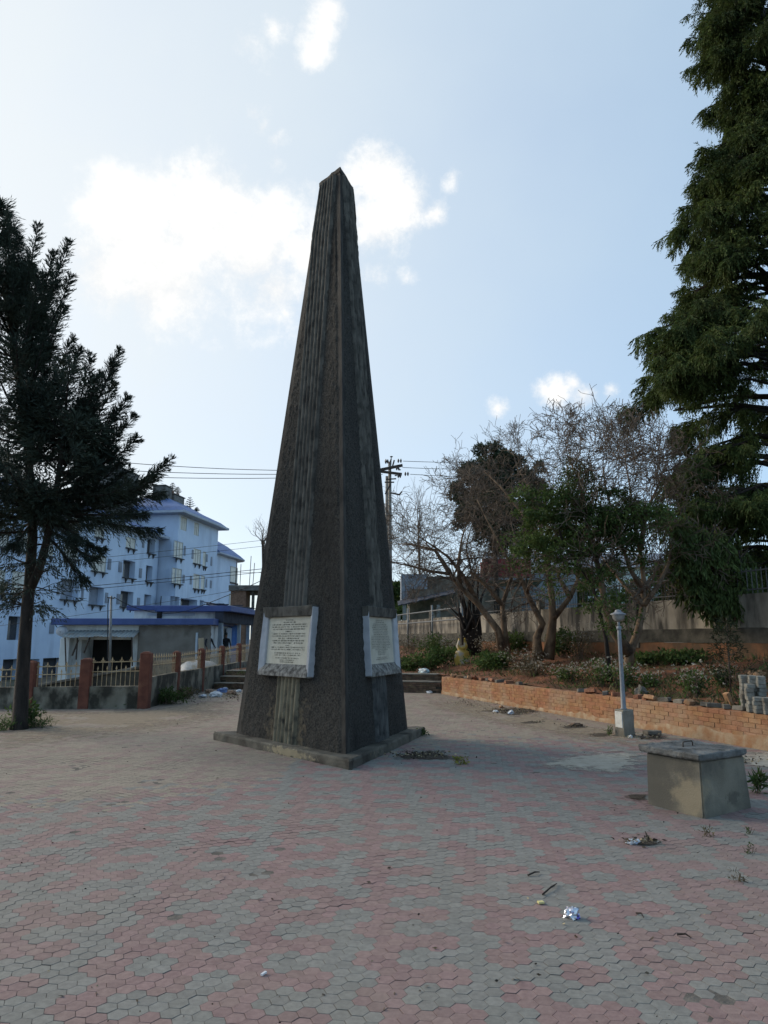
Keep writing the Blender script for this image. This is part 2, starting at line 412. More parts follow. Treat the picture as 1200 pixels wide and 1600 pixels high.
m_lampg = mat('frosted_lamp_bowl', (.20, .20, .19), (.29, .29, .27), scale=14, rough=.4)
m_panel = mat('white_hatch_paint', (.5, .5, .47), (.62, .62, .58), scale=8, coord='World', c3=(.35, .3, .24), s3=14, r3=(.6, .75))
m_gpaver = mat('stacked_grey_paver', (.185, .18, .155), (.275, .265, .23), scale=20, detail=8, bump=.5, bscale=80, coord='World', c3=(.12, .105, .085), s3=4)

# ---------------------------------------------------------------- ground
def grid(name, xs, ys, zf, m, kind='structure'):
    X, Y = np.meshgrid(xs, ys); Z = zf(X, Y)
    V = np.stack([X, Y, Z], -1).reshape(-1, 3); nx, ny = len(xs), len(ys)
    i = np.arange(ny - 1)[:, None] * nx + np.arange(nx - 1)[None, :]
    Q = np.stack([i, i + 1, i + 1 + nx, i + nx], -1).reshape(-1, 4)
    o = np_mesh(name, V, Q, m, smooth_=True); o['kind'] = kind; return o
def terr(x, y):
    z = -0.07 + 0 * x
    z = z - 0.35 * smooth(-6.2, -7.5, x) * smooth(17.3, 20, y)
    z = z - 1.0 * smooth(24, 45, y) * smooth(-9, -16, x)
    return z
gx = np.unique(np.concatenate([-np.geomspace(30, 1500, 22)[::-1], np.linspace(-30, 30, 90), np.geomspace(30, 1500, 22)]))
gy = np.unique(np.concatenate([-np.geomspace(6, 400, 10)[::-1], np.linspace(-6, 60, 90), np.geomspace(60, 2500, 22)]))
grid('ground', gx, gy, terr, m_earth)

# paving: hexagonal concrete blocks laid one by one in one sheet
Wd, RH = .098, .0855
rot = radians(-8); ca, sa = cos(rot), sin(rot)
qs = np.arange(-420, 421); rs = np.arange(-420, 421)
Qg, Rg = np.meshgrid(qs, rs); Qg = Qg.ravel(); Rg = Rg.ravel()
lx = Qg * Wd * .75; ly = (Rg + Qg / 2.0) * RH
hx = lx * ca - ly * sa; hy = lx * sa + ly * ca + 10
def plaza(x, y, mrg=0.0):
    ok = (y > 1.0) & (np.abs(x) < .64 * y + 3.6) & (x < XB(y) - .02) & (y < YS(x) - .03)
    ok &= ~((x < -5.75) & (y > 16.82)) & ~((x > -5.8) & (x < -5.52) & (y > 16.82))
    return ok
k = plaza(hx, hy); Qg, Rg, hx, hy = Qg[k], Rg[k], hx[k], hy[k]
# flowers of seven blocks laid in one colour
f7 = (Qg + 3 * Rg) % 7
off = {0: (0, 0), 1: (-1, 0), 6: (1, 0), 3: (0, -1), 4: (0, 1), 5: (-1, 1), 2: (1, -1)}
cq = Qg + np.array([off[i][0] for i in range(7)])[f7]; cr = Rg + np.array([off[i][1] for i in range(7)])[f7]
nn = (cr - 2 * cq) // 7; mm = cq + 3 * nn        # centre = m (1,2) + n (-3,1)
cls = (mm + nn) % 3
hsh = ((mm * 73856093) ^ (nn * 19349663)) & 0xFFFF
rnd = hsh / 65535.0
red = (cls == 0) | ((cls == 1) & ((mm % 2 == 0) ^ (rnd < .12)))
far = smooth(-1.2, 2.4, (hy - 8.2) + (-hx - 1.0) * .55 + 1.0 * vnoise(np.stack([hx, hy, 0 * hx], 1), .8, 4)) * np.where(hx > -1.2, smooth(9, 14, hy), 1)
rnd2 = RN.random(len(hx)) * .5 + .5 * ((hsh * 7919) % 65536) / 65535.0
isf = rnd2 < far
mi = np.where(isf, np.where(red & (rnd < .75), 3, 2), np.where(red, 0, 1))
n = len(hx)
ang = np.arange(6) * pi / 3 + rot
r1 = Wd / 2 - .0018; r0 = Wd / 2 - .0010
jit = RN.normal(0, .0006, n) - np.where(RN.random(n) < .02, .0016, 0); tx = RN.normal(0, .006, n); ty = RN.normal(0, .006, n)
und = .006 * vnoise(np.stack([hx, hy, 0 * hx], 1), .9, 2) + .004 * vnoise(np.stack([hx, hy, 0 * hx], 1), 2.3, 5)
V = np.empty((n, 12, 3))
for j in range(6):
    cx_, sy_ = cos(ang[j]), sin(ang[j])
    for q_, r_, dz in ((j, r1, 0.0), (j + 6, r0, -.0018)):
        V[:, q_, 0] = hx + r_ * cx_; V[:, q_, 1] = hy + r_ * sy_
        V[:, q_, 2] = jit + und + tx * r_ * cx_ + ty * r_ * sy_ + dz
me = bpy.data.meshes.new('paving')
me.vertices.add(12 * n); me.vertices.foreach_set('co', V.astype(np.float32).ravel())
pat = np.concatenate([np.arange(6)] + [np.array([j, j + 6, (j + 1) % 6 + 6, (j + 1) % 6]) for j in range(6)])
st = np.array([0, 6, 10, 14, 18, 22, 26])
me.loops.add(30 * n); me.loops.foreach_set('vertex_index', (np.arange(n)[:, None] * 12 + pat[None]).astype(np.int32).ravel())
me.polygons.add(7 * n); me.polygons.foreach_set('loop_start', (np.arange(n)[:, None] * 30 + st[None]).astype(np.int32).ravel())
for m_ in (m_red, m_gray, m_buff, m_pink): me.materials.append(m_)
me.polygons.foreach_set('material_index', np.repeat(mi, 7).astype(np.int32))
me.polygons.foreach_set('use_smooth', np.zeros(7 * n, dtype=bool))
me.update(calc_edges=True)
pv = link_mesh('paving', me); pv['kind'] = 'structure'
# sand bed under the paving
ys_ = np.linspace(-4, 24.5, 60); xs_ = np.linspace(-17, 12, 60)
grid('paving_bed', xs_, ys_, lambda x, y: np.where((x < -5.75) & (y > 17.2), -.3, -.0042 + .006 * vnoise(np.stack([x.ravel(), y.ravel(), 0 * x.ravel()], 1), .9, 2).reshape(x.shape)), m_joint)

# planting bed behind the low brick wall and the landing above the steps
def soilgrid(name, ys, xl, nx, seed):
    V = []; 
    for y in ys:
        a = xl(y); b_ = XW(y) + .05
        for i in range(nx):
            V.append((a + (b_ - a) * i / (nx - 1), y, 0))
    V = np.array(V)
    if name == 'upper_terrace': V[:, 1] = np.where(V[:, 0] < 1.8, np.maximum(V[:, 1], YS(V[:, 0]) + .98), V[:, 1])
    V[:, 2] = bedz(V[:, 0], V[:, 1]) + .05 * vnoise(V, 1.1, seed) + .035 * vnoise(V, 3.1, seed) + .02 * vnoise(V, 8, seed)
    ny = len(ys); i = np.arange(ny - 1)[:, None] * nx + np.arange(nx - 1)[None, :]
    Q = np.stack([i, i + 1, i + 1 + nx, i + nx], -1).reshape(-1, 4)
    o = np_mesh(name, V, Q, m_soil, smooth_=True); o['kind'] = 'structure'
soilgrid('planting_bed', np.linspace(6, 22.6, 130), lambda y: XB(y) + .18, 60, 3)
soilgrid('upper_terrace', np.linspace(22.55, 58, 150), lambda y: -5.4 if y < 26 else -5.4, 70, 3)
# raised lawn behind the boundary wall
V = []
for y in np.linspace(6, 75, 50):
    for i, t in enumerate((0, .02, .1, .25, .5, 1)):
        x = XW(y) + .2 + t * 60
        V.append((x, y, 2.05 + 2.2 * t * (1 - .2 * sin(y * .3)) + (.5 if t > .05 else 0) * 1.0))
V = np.array(V); i = np.arange(49)[:, None] * 6 + np.arange(5)[None, :]
o = np_mesh('lawn', V, np.stack([i, i + 1, i + 7, i + 6], -1).reshape(-1, 4), m_lawn, smooth_=True); o['kind'] = 'structure'

# dirt lying on the paving
m_dirt = decal('dark_dirt', (.045, .036, .027), (.085, .066, .048), amount=.95)
m_cem = decal('pale_cement_dust', (.34, .305, .245), (.43, .39, .32), amount=.95, edge=(.34, .56))
m_sand = decal('sandy_dust', (.25, .20, .14), (.33, .27, .20), amount=.75, edge=(.34, .62))
def ground_patch(name, outline, m, z=.006):
    """outline: pixels of its edge on the ground, seen in the photo"""
    P = [G(*p) for p in outline]; c = sum(P, Vector()) / len(P)
    rings = 7; V = [(c.x, c.y, z)]; A = [0.0]; Fc = []
    M = 48
    ed = []
    for k_ in range(M):
        u = k_ / M * len(P); i_ = int(u); f_ = u - i_
        ed.append(P[i_] * (1 - f_) + P[(i_ + 1) % len(P)] * f_)
    for r_ in range(1, rings + 1):
        t = r_ / rings * 1.12
        for e in ed:
            V.append((c.x + (e.x - c.x) * t, c.y + (e.y - c.y) * t, z)); A.append(t / 1.12)
    me = bpy.data.meshes.new(name)
    for k_ in range(M):
        Fc.append((0, 1 + k_, 1 + (k_ + 1) % M))
        for r_ in range(rings - 1):
            a = 1 + r_ * M; b_ = a + M
            Fc.append((a + k_, b_ + k_, b_ + (k_ + 1) % M, a + (k_ + 1) % M))
    me.from_pydata(V, [], Fc); me.materials.append(m)
    at = me.attributes.new('spread', 'FLOAT', 'POINT'); at.data.foreach_set('value', np.array(A, dtype=np.float32))
    o = link_mesh(name, me); o['kind'] = 'structure'; return o
ground_patch('dirt_patch', [(590, 1186), (620, 1176), (670, 1170), (700, 1172), (706, 1180), (750, 1184), (735, 1190), (660, 1190), (600, 1189)], m_dirt)
ground_patch('dirt_patch', [(728, 1112), (760, 1106), (800, 1103), (850, 1104), (865, 1112), (830, 1118), (805, 1124), (790, 1122), (770, 1114)], m_dirt)
ground_patch('dirt_patch', [(806, 1129), (830, 1126), (850, 1128), (838, 1132), (815, 1132)], m_dirt)
ground_patch('dirt_patch', [(866, 1136), (895, 1130), (922, 1134), (920, 1139), (880, 1141)], m_dirt)
ground_patch('dirt_patch', [(912, 1147), (940, 1144), (962, 1148), (950, 1153), (925, 1152)], m_dirt)
ground_patch('dirt_patch', [(990, 1152), (1040, 1146), (1050, 1152), (1030, 1158), (995, 1158)], m_dirt)
ground_patch('dirt_patch', [(958, 1248), (985, 1239), (1016, 1238), (1020, 1254), (990, 1254)], m_dirt)
ground_patch('dirt_patch', [(956, 1317), (985, 1310), (1030, 1313), (1048, 1321), (1010, 1324), (975, 1321)], m_dirt)
ground_patch('cement_patch', [(820, 1196), (870, 1180), (950, 1172), (1020, 1174), (1016, 1210), (950, 1212), (880, 1206)], m_cem, .008)
ground_patch('cement_patch', [(1130, 1180), (1200, 1172), (1260, 1190), (1240, 1206), (1170, 1204)], m_cem, .008)
ground_patch('sandy_patch', [(640, 1092), (700, 1088), (800, 1106), (920, 1134), (1060, 1156), (1230, 1180), (1100, 1186), (900, 1160), (760, 1130), (660, 1106)], m_sand, .0045)
ground_patch('sandy_patch', [(-80, 1114), (100, 1110), (235, 1108), (320, 1096), (380, 1086), (390, 1120), (250, 1150), (60, 1170), (-90, 1190)], m_sand, .0045)

# ---------------------------------------------------------------- obelisk
OC = Vector((-.818, 11.138, 0)); YAW, OR, OH, Or = .2, 1.621, 9.469, .324
Z0 = .12
ob = thing('obelisk', 'tall dark triangular stone obelisk with two white framed tablets in the paved square', 'obelisk', OC)
def orad(z): return OR + (Or - OR) * (z - .09) / (OH - .09)
def ov(k, z, extra=0.0):
    a = YAW + k * 2 * pi / 3; q = orad(z) + extra
    return Vector((OC.x + q * sin(a), OC.y - q * cos(a), z))
# shaft: three faces of pebbledash between smooth corner bands
zs = np.concatenate([np.linspace(Z0, OH, 240)])
for part in ('shaft',):
    allV = []; allQ = []; allM = []; base = 0
    for k in (-1, 0, 1):
        NU = 96
        us = np.linspace(0, 1, NU)
        A = np.array([ov(k, z)[:] for z in zs]); B = np.array([ov(k + 1, z)[:] for z in zs])
        P = A[:, None, :] * (1 - us)[None, :, None] + B[:, None, :] * us[None, :, None]
        wd = np.linalg.norm(B - A, axis=1)
        e = (B[0] - A[0]); nrm = np.cross(e, A[-1] - A[0]); nrm /= np.linalg.norm(nrm)
        dist = np.minimum(us[None] * wd[:, None], (1 - us)[None] * wd[:, None])
        mask = smooth(.10, .125, dist)
        flat = P.reshape(-1, 3)
        d_ = .009 * vnoise(flat, 17, 1) + .012 * vnoise(flat, 38, 2) + .004 * vnoise(flat, 5, 3)
        P = P + nrm[None, None] * (d_.reshape(len(zs), NU) * mask + .012 * mask)[..., None]
        i = np.arange(len(zs) - 1)[:, None] * NU + np.arange(NU - 1)[None]
        allQ.append(np.stack([i, i + 1, i + NU + 1, i + NU], -1).reshape(-1, 4) + base)
        dm = dist[:-1, :-1]
        allM.append(np.where(dm < .10, 1, 0).reshape(-1))
        allV.append(P.reshape(-1, 3)); base += len(zs) * NU
    np_mesh('shaft', np.concatenate(allV), np.concatenate(allQ), [m_obel, m_band], ob, np.concatenate(allM), smooth_=True)
# plinth
def tri(r, z, ch=0.03):
    pts = []
    for k in (-1, 0, 1):
        a = YAW + k * 2 * pi / 3
        v = Vector((OC.x + r * sin(a), OC.y - r * cos(a), z)); t = Vector((cos(a), sin(a), 0))
        c_ = Vector((OC.x, OC.y, z)); d_ = (v - c_).normalized()
        pts += [v - d_ * ch - t * ch * .6, v - d_ * ch + t * ch * .6]
    return pts
b = MB(); b.loft([tri(2.04, -.05), tri(2.05, .02), tri(2.05, .10), tri(2.025, .125)])
pl = b.build('plinth', m_plinth, ob); roughen(pl, .008, 11, 5, 2, .07)
# flaked paint line left on the plinth edge
add_patch(m_plinth, G(440, 1182) + Vector((0, 0, .05)), (1.5, .6, .085), (.32, .265, .17), .85, 14)
# cap
b = MB(); b.loft([tri(Or + .015, OH - .02, .01), tri(Or + .035, OH + .0, .01), tri(Or + .035, OH + .07, .01), tri(Or * .35, OH + .16, .01), tri(.03, OH + .2, .004)])
cp = b.build('cap', m_band, ob); roughen(cp, .008, 14, 3, 4, .06)
# fluted strips
def face(k):
    A, B = ov(k, Z0), ov(k + 1, Z0); A2 = ov(k, OH); B2 = ov(k + 1, OH)
    e = (B - A).normalized(); n_ = e.cross((A2 + B2) / 2 - (A + B) / 2).normalized()
    def pt(u, z, d=0.0):
        return (ov(k, z) + ov(k + 1, z)) / 2 + e * u + n_ * d
    return pt, e, n_
def flutes(k, u0, u1, z0, z1, m, nr, shift=0.0):
    pt, e, n_ = face(k)
    prof = []
    for i in range(nr):
        for t, h in ((0.0, 0), (.1, .004), (.22, .030), (.4, .044), (.6, .044), (.78, .030), (.9, .004)):
            prof.append(((i + t) / nr, h))
    prof.append((1.0, 0.0)); prof = [(0, -.03)] + prof + [(1, -.03)]
    zz = np.linspace(z0, z1, max(8, int((z1 - z0) / .05)))
    rows = []
    for z in zz:
        hw = orad(z) * sqrt(3) / 2 - .035; a_ = max(u0 + shift * (z - z0), -hw); c_ = min(u1 + shift * (z - z0), hw)
        rows.append([pt(a_ + (c_ - a_) * t, z, .016 + h)[:] for t, h in prof])
    V = np.array(rows); nu = len(prof)
    fl = V.reshape(-1, 3); nz = vnoise(fl, 9, 6) * .005 + vnoise(fl, 30, 7) * .005
    fl = fl + np.array(n_[:])[None] * nz[:, None]
    i = np.arange(len(zz) - 1)[:, None] * nu + np.arange(nu - 1)[None]
    return np_mesh('fluted_strip', fl, np.stack([i, i + 1, i + nu + 1, i + nu], -1).reshape(-1, 4), m, ob, smooth_=True)
flutes(-1, -.29, .28, .10, 1.09, m_fluteb, 6)
flutes(-1, -.30, .29, 2.03, OH - .03, m_flute, 6, -.012)
flutes(0, -.26, .28, .10, 1.08, m_flutec, 6)
flutes(0, -.12, .38, 2.03, OH - .03, m_flute, 6, -.014)
add_patch(m_obel, face(-1)[0](-.0, .3, 0), (.62, .62, .75), (.15, .12, .078), .75, 13)
add_patch(m_flute, face(-1)[0](-.0, 2.3, 0), (.6, .6, .6), (.12, .11, .095), .8, 8)
# tablets
def tablet(k, u0, u1, z0, z1, lines, lab, wobble):
    pt, e, n_ = face(k)
    fr = MB()
    jw = .11
    def jamb(ua, ub, inner):
        # wedge that stands out further at its outer side
        da, db = (.115, .075) if not inner else (.075, .115)
        lo = [pt(ua, z0, -.02), pt(ub, z0, -.02), pt(ub, z0, db), pt(ua, z0, da)]
        mid = [pt(ua - .001 * wobble, (z0 + z1) / 2, -.02), pt(ub, (z0 + z1) / 2, -.02), pt(ub, (z0 + z1) / 2, db), pt(ua - .003 * wobble, (z0 + z1) / 2, da)]
        hi = [pt(ua + .03, z1, -.02), pt(ub, z1, -.02), pt(ub, z1, db), pt(ua + .03, z1, da)]
        j_ = MB(); j_.loft([lo, mid, hi]); j_ = j_.build('frame_jamb', m_whitep, ob, bevel=.008); roughen(j_, .0018, 5, 3, 5, .08)
    jamb(u0, u0 + jw, False); jamb(u1 - jw, u1, True)
    li = MB(); li.loft([[pt(u0 + .02, z1 - .13, -.02), pt(u1 - .02, z1 - .13, -.02), pt(u1 - .02, z1 - .13, .10), pt(u0 + .02, z1 - .13, .10)],
                        [pt(u0 + .01, z1 + .02, -.02), pt(u1 - .01, z1 + .02, -.02), pt(u1 - .01, z1 + .02, .125), pt(u0 + .01, z1 + .02, .125)]])
    l_ = li.build('lintel', m_flute, ob, bevel=.008); roughen(l_, .005, 7, 3, 6, .08)
    si = MB(); si.loft([[pt(u0 + .02, z0 - .015, -.02), pt(u1 - .02, z0 - .015, -.02), pt(u1 - .02, z0 - .015, .125), pt(u0 + .02, z0 - .015, .125)],
                        [pt(u0 + .02, z0 + .05, -.02), pt(u1 - .02, z0 + .05, -.02), pt(u1 - .02, z0 + .05, .12), pt(u0 + .02, z0 + .05, .12)],
                        [pt(u0 + .05, z0 + .165, -.02), pt(u1 - .05, z0 + .165, -.02), pt(u1 - .05, z0 + .165, .05), pt(u0 + .05, z0 + .165, .05)]])
    s_ = si.build('tablet_sill', m_stained, ob, bevel=.006)
    ta = MB(); ta.loft([[pt(u0 + .09, z0 + .15, -.01), pt(u1 - .09, z0 + .15, -.01), pt(u1 - .09, z0 + .15, .04), pt(u0 + .09, z0 + .15, .04)],
                        [pt(u0 + .10, z1 - .12, -.01), pt(u1 - .10, z1 - .12, -.01), pt(u1 - .10, z1 - .12, .04), pt(u0 + .10, z1 - .12, .04)]])
    t_ = ta.build('tablet', m_marble, ob)
    # weathered lettering, too worn to read: strokes of single letters in words and lines
    le = MB(); rr = random.Random(5 + k)
    w_ = u1 - u0 - .22
    zt = z1 - .185
    for i, (frac, h) in enumerate(lines):
        if frac <= 0: zt -= h; continue
        a = u0 + .11 + w_ * (1 - frac) / 2; end = a + w_ * frac; u = a
        lh = h * .5
        while u < end:
            for _ in range(rr.randint(2, 8)):
                if u > end: break
                cw = lh * rr.uniform(.5, .8)
                for s_ in range(rr.randint(2, 3)):
                    x0 = u + rr.uniform(0, cw * .8)
                    if rr.random() < .55: x1, za, zb = x0 + rr.uniform(-.2, .2) * cw, 0, lh
                    else: x1 = x0 + cw * .5; za = zb = rr.choice((0, .5, 1)) * lh
                    th = lh * .13
                    le.add([pt(x0 - th, zt + za - th * .4, .0425), pt(x0 + th, zt + za - th * .4, .0425), pt(x1 + th, zt + zb + th * .4, .0425), pt(x1 - th, zt + zb + th * .4, .0425)], [(0, 1, 2, 3)])
                u += cw * 1.15
            u += lh * .7
        zt -= h
    le.build('inscription', m_letter, t_)
big = [(.16, .034), (.28, .034), (.82, .034), (.84, .034), (.76, .034), (.18, .034), (.78, .034), (.78, .034), (.5, .034), (.76, .034), (.7, .034), (.1, .03), (.78, .032), (.8, .032), (0, .02), (.62, .03), (.6, .03), (0, .012), (.55, .03), (.36, .028), (.32, .028), (0, .012), (.5, .026), (.5, .026)]
tablet(-1, -.75, .585, 1.06, 2.05, big, 'white frame round the cream tablet on the left face', 1)
sm = [(.3, .028), (.34, .028), (.55, .026), (.6, .026), (.62, .026), (.58, .026), (.62, .026), (.6, .026), (.55, .026), (.7, .025), (.74, .025), (.76, .025), (.72, .025), (.76, .025), (.74, .025), (.7, .025), (.74, .025), (.5, .025), (.3, .025), (.3, .025), (.3, .025), (0, .02), (.4, .025), (.45, .025)]
tablet(0, -.515, .89, 1.06, 2.05, sm, 'white frame round the pale tablet on the right face', -1)

# ---------------------------------------------------------------- manhole block
c0, cl, cr = G(1100, 1279), G(1012, 1256), G(1174.5, 1263)
el = (cl - c0); er = (cr - c0)
ch = thing('inspection_chamber', 'squat cement inspection chamber with a loose chipped concrete lid', 'manhole', (c0 + cl + cr - c0) / 2 * 1.0)
def qd(s0, s1, t0, t1, z, ox=0, oy=0):
    return [c0 + er * a + el * b_ + Vector((ox, oy, z)) for a, b_ in ((s0, t0), (s1, t0), (s1, t1), (s0, t1))]
b = MB(); b.loft([qd(0, 1, 0, 1, -.05), qd(0, 1, 0, 1, 0.0), qd(.02, .94, .01, .99, .49)])
o = b.build('chamber_wall', m_block, ch, bevel=.012, seg=2); roughen(o, .006, 5, 4, 9, .08)
b = MB(); b.loft([qd(-.03, .95, -.02, 1.05, .492), qd(-.055, .965, -.04, 1.07, .508), qd(-.055, .965, -.04, 1.07, .556)])
o = b.build('lid', m_slab, ch, bevel=.008); roughen(o, .006, 22, 5, 10, .04)
hc = c0 + er * .42 + el * .55; hd = er.normalized()
b = MB(); b.tube([hc - hd * .075 + Vector((0, 0, .545)), hc - hd * .075 + Vector((0, 0, .59)), hc - hd * .06 + Vector((0, 0, .605)), hc + hd * .06 + Vector((0, 0, .605)), hc + hd * .075 + Vector((0, 0, .59)), hc + hd * .075 + Vector((0, 0, .545))], .006, 8)
b.build('lid_handle', m_iron, ch, smooth_=True)

add_patch(m_block, c0 + el * .22 + Vector((0, 0, .16)), (.24, .3, .24), (.27, .225, .15), .75, 5)
add_patch(m_block, c0 + er * .62 + Vector((0, 0, .12)), (.14, .12, .10), (.06, .055, .045), .6, 14)
add_patch(m_block, c0 + el * .6 + Vector((0, 0, .42)), (.45, .5, .2), (.085, .08, .066), .6, 6)
# ---------------------------------------------------------------- garden lamp
m_slab2 = mat('pale_concrete', (.17, .155, .125), (.25, .23, .19), scale=6, detail=9, bump=.4, bscale=50, coord='World', c3=(.10, .09, .07), s3=3, r3=(.5, .7))
lp = G(977, 1150)
la = thing('garden_lamp', 'grey garden lamp post with mushroom head on a concrete base beside the brick wall', 'lamp post', lp)
b = MB(); b.box(lp + Vector((0, 0, .2)), (.235, .235, .46), rz=.42, taper=.94)
o = b.build('concrete_base', m_slab2, la, bevel=.012); roughen(o, .006, 9, 3, 3, .07)
d_ = Matrix.Rotation(.42, 3, 'Z') @ Vector((-.5, -.86, 0)); 
fx = Matrix.Rotation(.42, 3, 'Z') @ Vector((-1, 0, 0))
fy = Matrix.Rotation(.42, 3, 'Z') @ Vector((0, -1, 0))
b = MB(); b.box(lp + fx * .117 + Vector((0, 0, .27)), (.016, .17, .26), rz=.42)
b.build('hatch', m_panel, la, bevel=.005)
b = MB(); b.lathe([(.055, .43), (.055, .445), (.042, .46), (.036, .9), (.032, 1.66), (.030, 1.76)], lp, 14); b.lathe([(.036, 1.75), (.042, 1.757), (.042, 1.80), (.03, 1.812)], lp, 14); b.lathe([(.022, 1.80), (.022, 1.9)], lp, 12)
b.build('pole', m_lamp, la, smooth_=True)
b = MB(); b.lathe([(.028, 1.885), (.05, 1.90), (.092, 1.935), (.104, 1.985), (.108, 2.0)], lp, 20)
b.build('lamp_bowl', m_lampg, la, smooth_=True)
b = MB(); b.lathe([(.112, 1.998), (.132, 2.005), (.128, 2.022), (.062, 2.048), (.052, 2.068), (.045, 2.085), (.01, 2.094)], lp, 20)
b.build('lamp_cap', m_lamp, la, smooth_=False)

# ---------------------------------------------------------------- masonry
def masonry(b, p0, p1, z0, z1, nrm, l=.225, h=.072, d=.1, gap=.005, jit=.003, rr=R, skip=.0, top=None):
    """courses of single bricks along a line; nrm points to the viewer side"""
    p0 = Vector(p0); p1 = Vector(p1); e = (p1 - p0).normalized(); T = (p1 - p0).length; n_ = Vector(nrm).normalized()
    nc = max(1, int(round((z1 - z0) / h))); hh = (z1 - z0) / nc
    for c in range(nc):
        s = -l * .5 * (c % 2)
        while s < T - .01:
            a = max(s, 0); e_ = min(s + l, T)
            if e_ - a > .03 and rr.random() >= skip:
                m_ = (a + e_) / 2; o_ = rr.gauss(0, jit)
                cc = p0 + e * m_ + n_ * (o_ - d / 2) + Vector((0, 0, z0 + hh * (c + .5)))
                x = e * ((e_ - a - gap) / 2); y = n_ * (d / 2); zz = Vector((0, 0, (hh - gap) / 2)); tl = rr.gauss(0, .006)
                x = x + Vector((0, 0, tl * x.length))
                b.hexa([cc - x + y - zz, cc + x + y - zz, cc + x - y - zz, cc - x - y - zz, cc - x + y + zz, cc + x + y + zz, cc + x - y + zz, cc - x - y + zz])
            s += l
bw0, bw1 = Vector((XB(21.3), 21.3, 0)), Vector((XB(7.2), 7.2, 0)); bwn = Vector((-(bw1 - bw0).y, (bw1 - bw0).x, 0)).normalized() * -1
if bwn.x > 0: bwn = -bwn
be = (bw1 - bw0).normalized()
wl = thing('retaining_wall', 'long low orange brick retaining wall edging the planting bed', 'brick wall', bw0)
b = MB(); masonry(b, bw0, bw1, .075, .50, bwn)
masonry(b, bw0 - bwn * .11, bw1 - bwn * .11, .43, .505, bwn)
b.build('brickwork', m_brick, wl, bevel=.004)
b = MB(); p, q = bw0 - bwn * .007, bw1 - bwn * .007
b.hexa([p + Vector((0, 0, -.05)), q + Vector((0, 0, -.05)), q - bwn * .2 + Vector((0, 0, -.05)), p - bwn * .2 + Vector((0, 0, -.05)), p + Vector((0, 0, .49)), q + Vector((0, 0, .49)), q - bwn * .2 + Vector((0, 0, .49)), p - bwn * .2 + Vector((0, 0, .49))])
b.build('mortar_core', m_mortar, wl)
# cement wash smeared over the foot of the wall, thicker to the right
nseg = 150; V = []
for i in range(nseg + 1):
    s = i / nseg; base_ = bw0.lerp(bw1, s)
    hgt = .10 + .27 * smooth(.45, .95, s) + .05 * float(vnoise(np.array([[s * 40, 0, 0]]), 1, 3)[0]) + .03 * float(vnoise(np.array([[s * 140, 0, 0]]), 1, 4)[0])
    for j in range(5):
        t = j / 4
        V.append(tuple(base_ + bwn * (.016 * (1 - t ** 3) - .014 * t ** 3 + .004 * R.random()) + Vector((0, 0, -.03 + (hgt + .03) * t))))
i = np.arange(nseg)[:, None] * 5 + np.arange(4)[None]
np_mesh('cement_wash', np.array(V), np.stack([i, i + 5, i + 6, i + 1], -1).reshape(-1, 4), m_plast, wl, smooth_=True)

# right-hand steps (between obelisk and brick wall) and left-hand steps
def steps(name, lab, x0, x1, rises, tread, y_off=0.0):
    a = Vector((x0, YS(x0) + y_off, 0)); c = Vector((x1, YS(x1) + y_off, 0)); e = (c - a).normalized(); n_ = Vector((e.y, -e.x, 0))
    t = thing(name, lab, 'steps', (a + c) / 2)
    z = 0; off_ = 0
    for i, r_ in enumerate(rises):
        b = MB(); p = a - n_ * off_; q = c - n_ * off_
        masonry(b, p, q, z, z + r_ - .035, n_, l=.2, h=.06, d=.12, jit=.009)
        st_ = b.build('riser', m_stone, t, bevel=.006)
        b = MB(); back = .6 + tread
        pp, qq = p - n_ * .015, q - n_ * .015
        zb, zt = z - .02, z + r_ - .04
        b.hexa([pp + Vector((0, 0, zb)), qq + Vector((0, 0, zb)), qq - n_ * back + Vector((0, 0, zb)), pp - n_ * back + Vector((0, 0, zb)), pp + Vector((0, 0, zt)), qq + Vector((0, 0, zt)), qq - n_ * back + Vector((0, 0, zt)), pp - n_ * back + Vector((0, 0, zt))])
        b.build('step_core', m_ledge, t)
        b = MB(); p2, q2 = p + n_ * .02, q + n_ * .02
        bk = tread + .05 if i < len(rises) - 1 else .5
        b.hexa([p2 + Vector((0, 0, z + r_ - .035)), q2 + Vector((0, 0, z + r_ - .035)), q2 - n_ * bk + Vector((0, 0, z + r_ - .035)), p2 - n_ * bk + Vector((0, 0, z + r_ - .035)), p2 + Vector((0, 0, z + r_)), q2 + Vector((0, 0, z + r_)), q2 - n_ * bk + Vector((0, 0, z + r_)), p2 - n_ * bk + Vector((0, 0, z + r_))])
        o = b.build('tread', m_tread, t, bevel=.008); roughen(o, .008, 5, 4, 20 + i, .15)
        z += r_; off_ += tread
steps('terrace_steps', 'two broad brick tiers closing the square between obelisk and orange wall', -1.75, 1.70, [.34, .2], .42)
steps('entrance_steps', 'dirty old steps climbing beside the railing behind a heap of litter', -5.5, -1.8, [.2, .19, .17], .42)

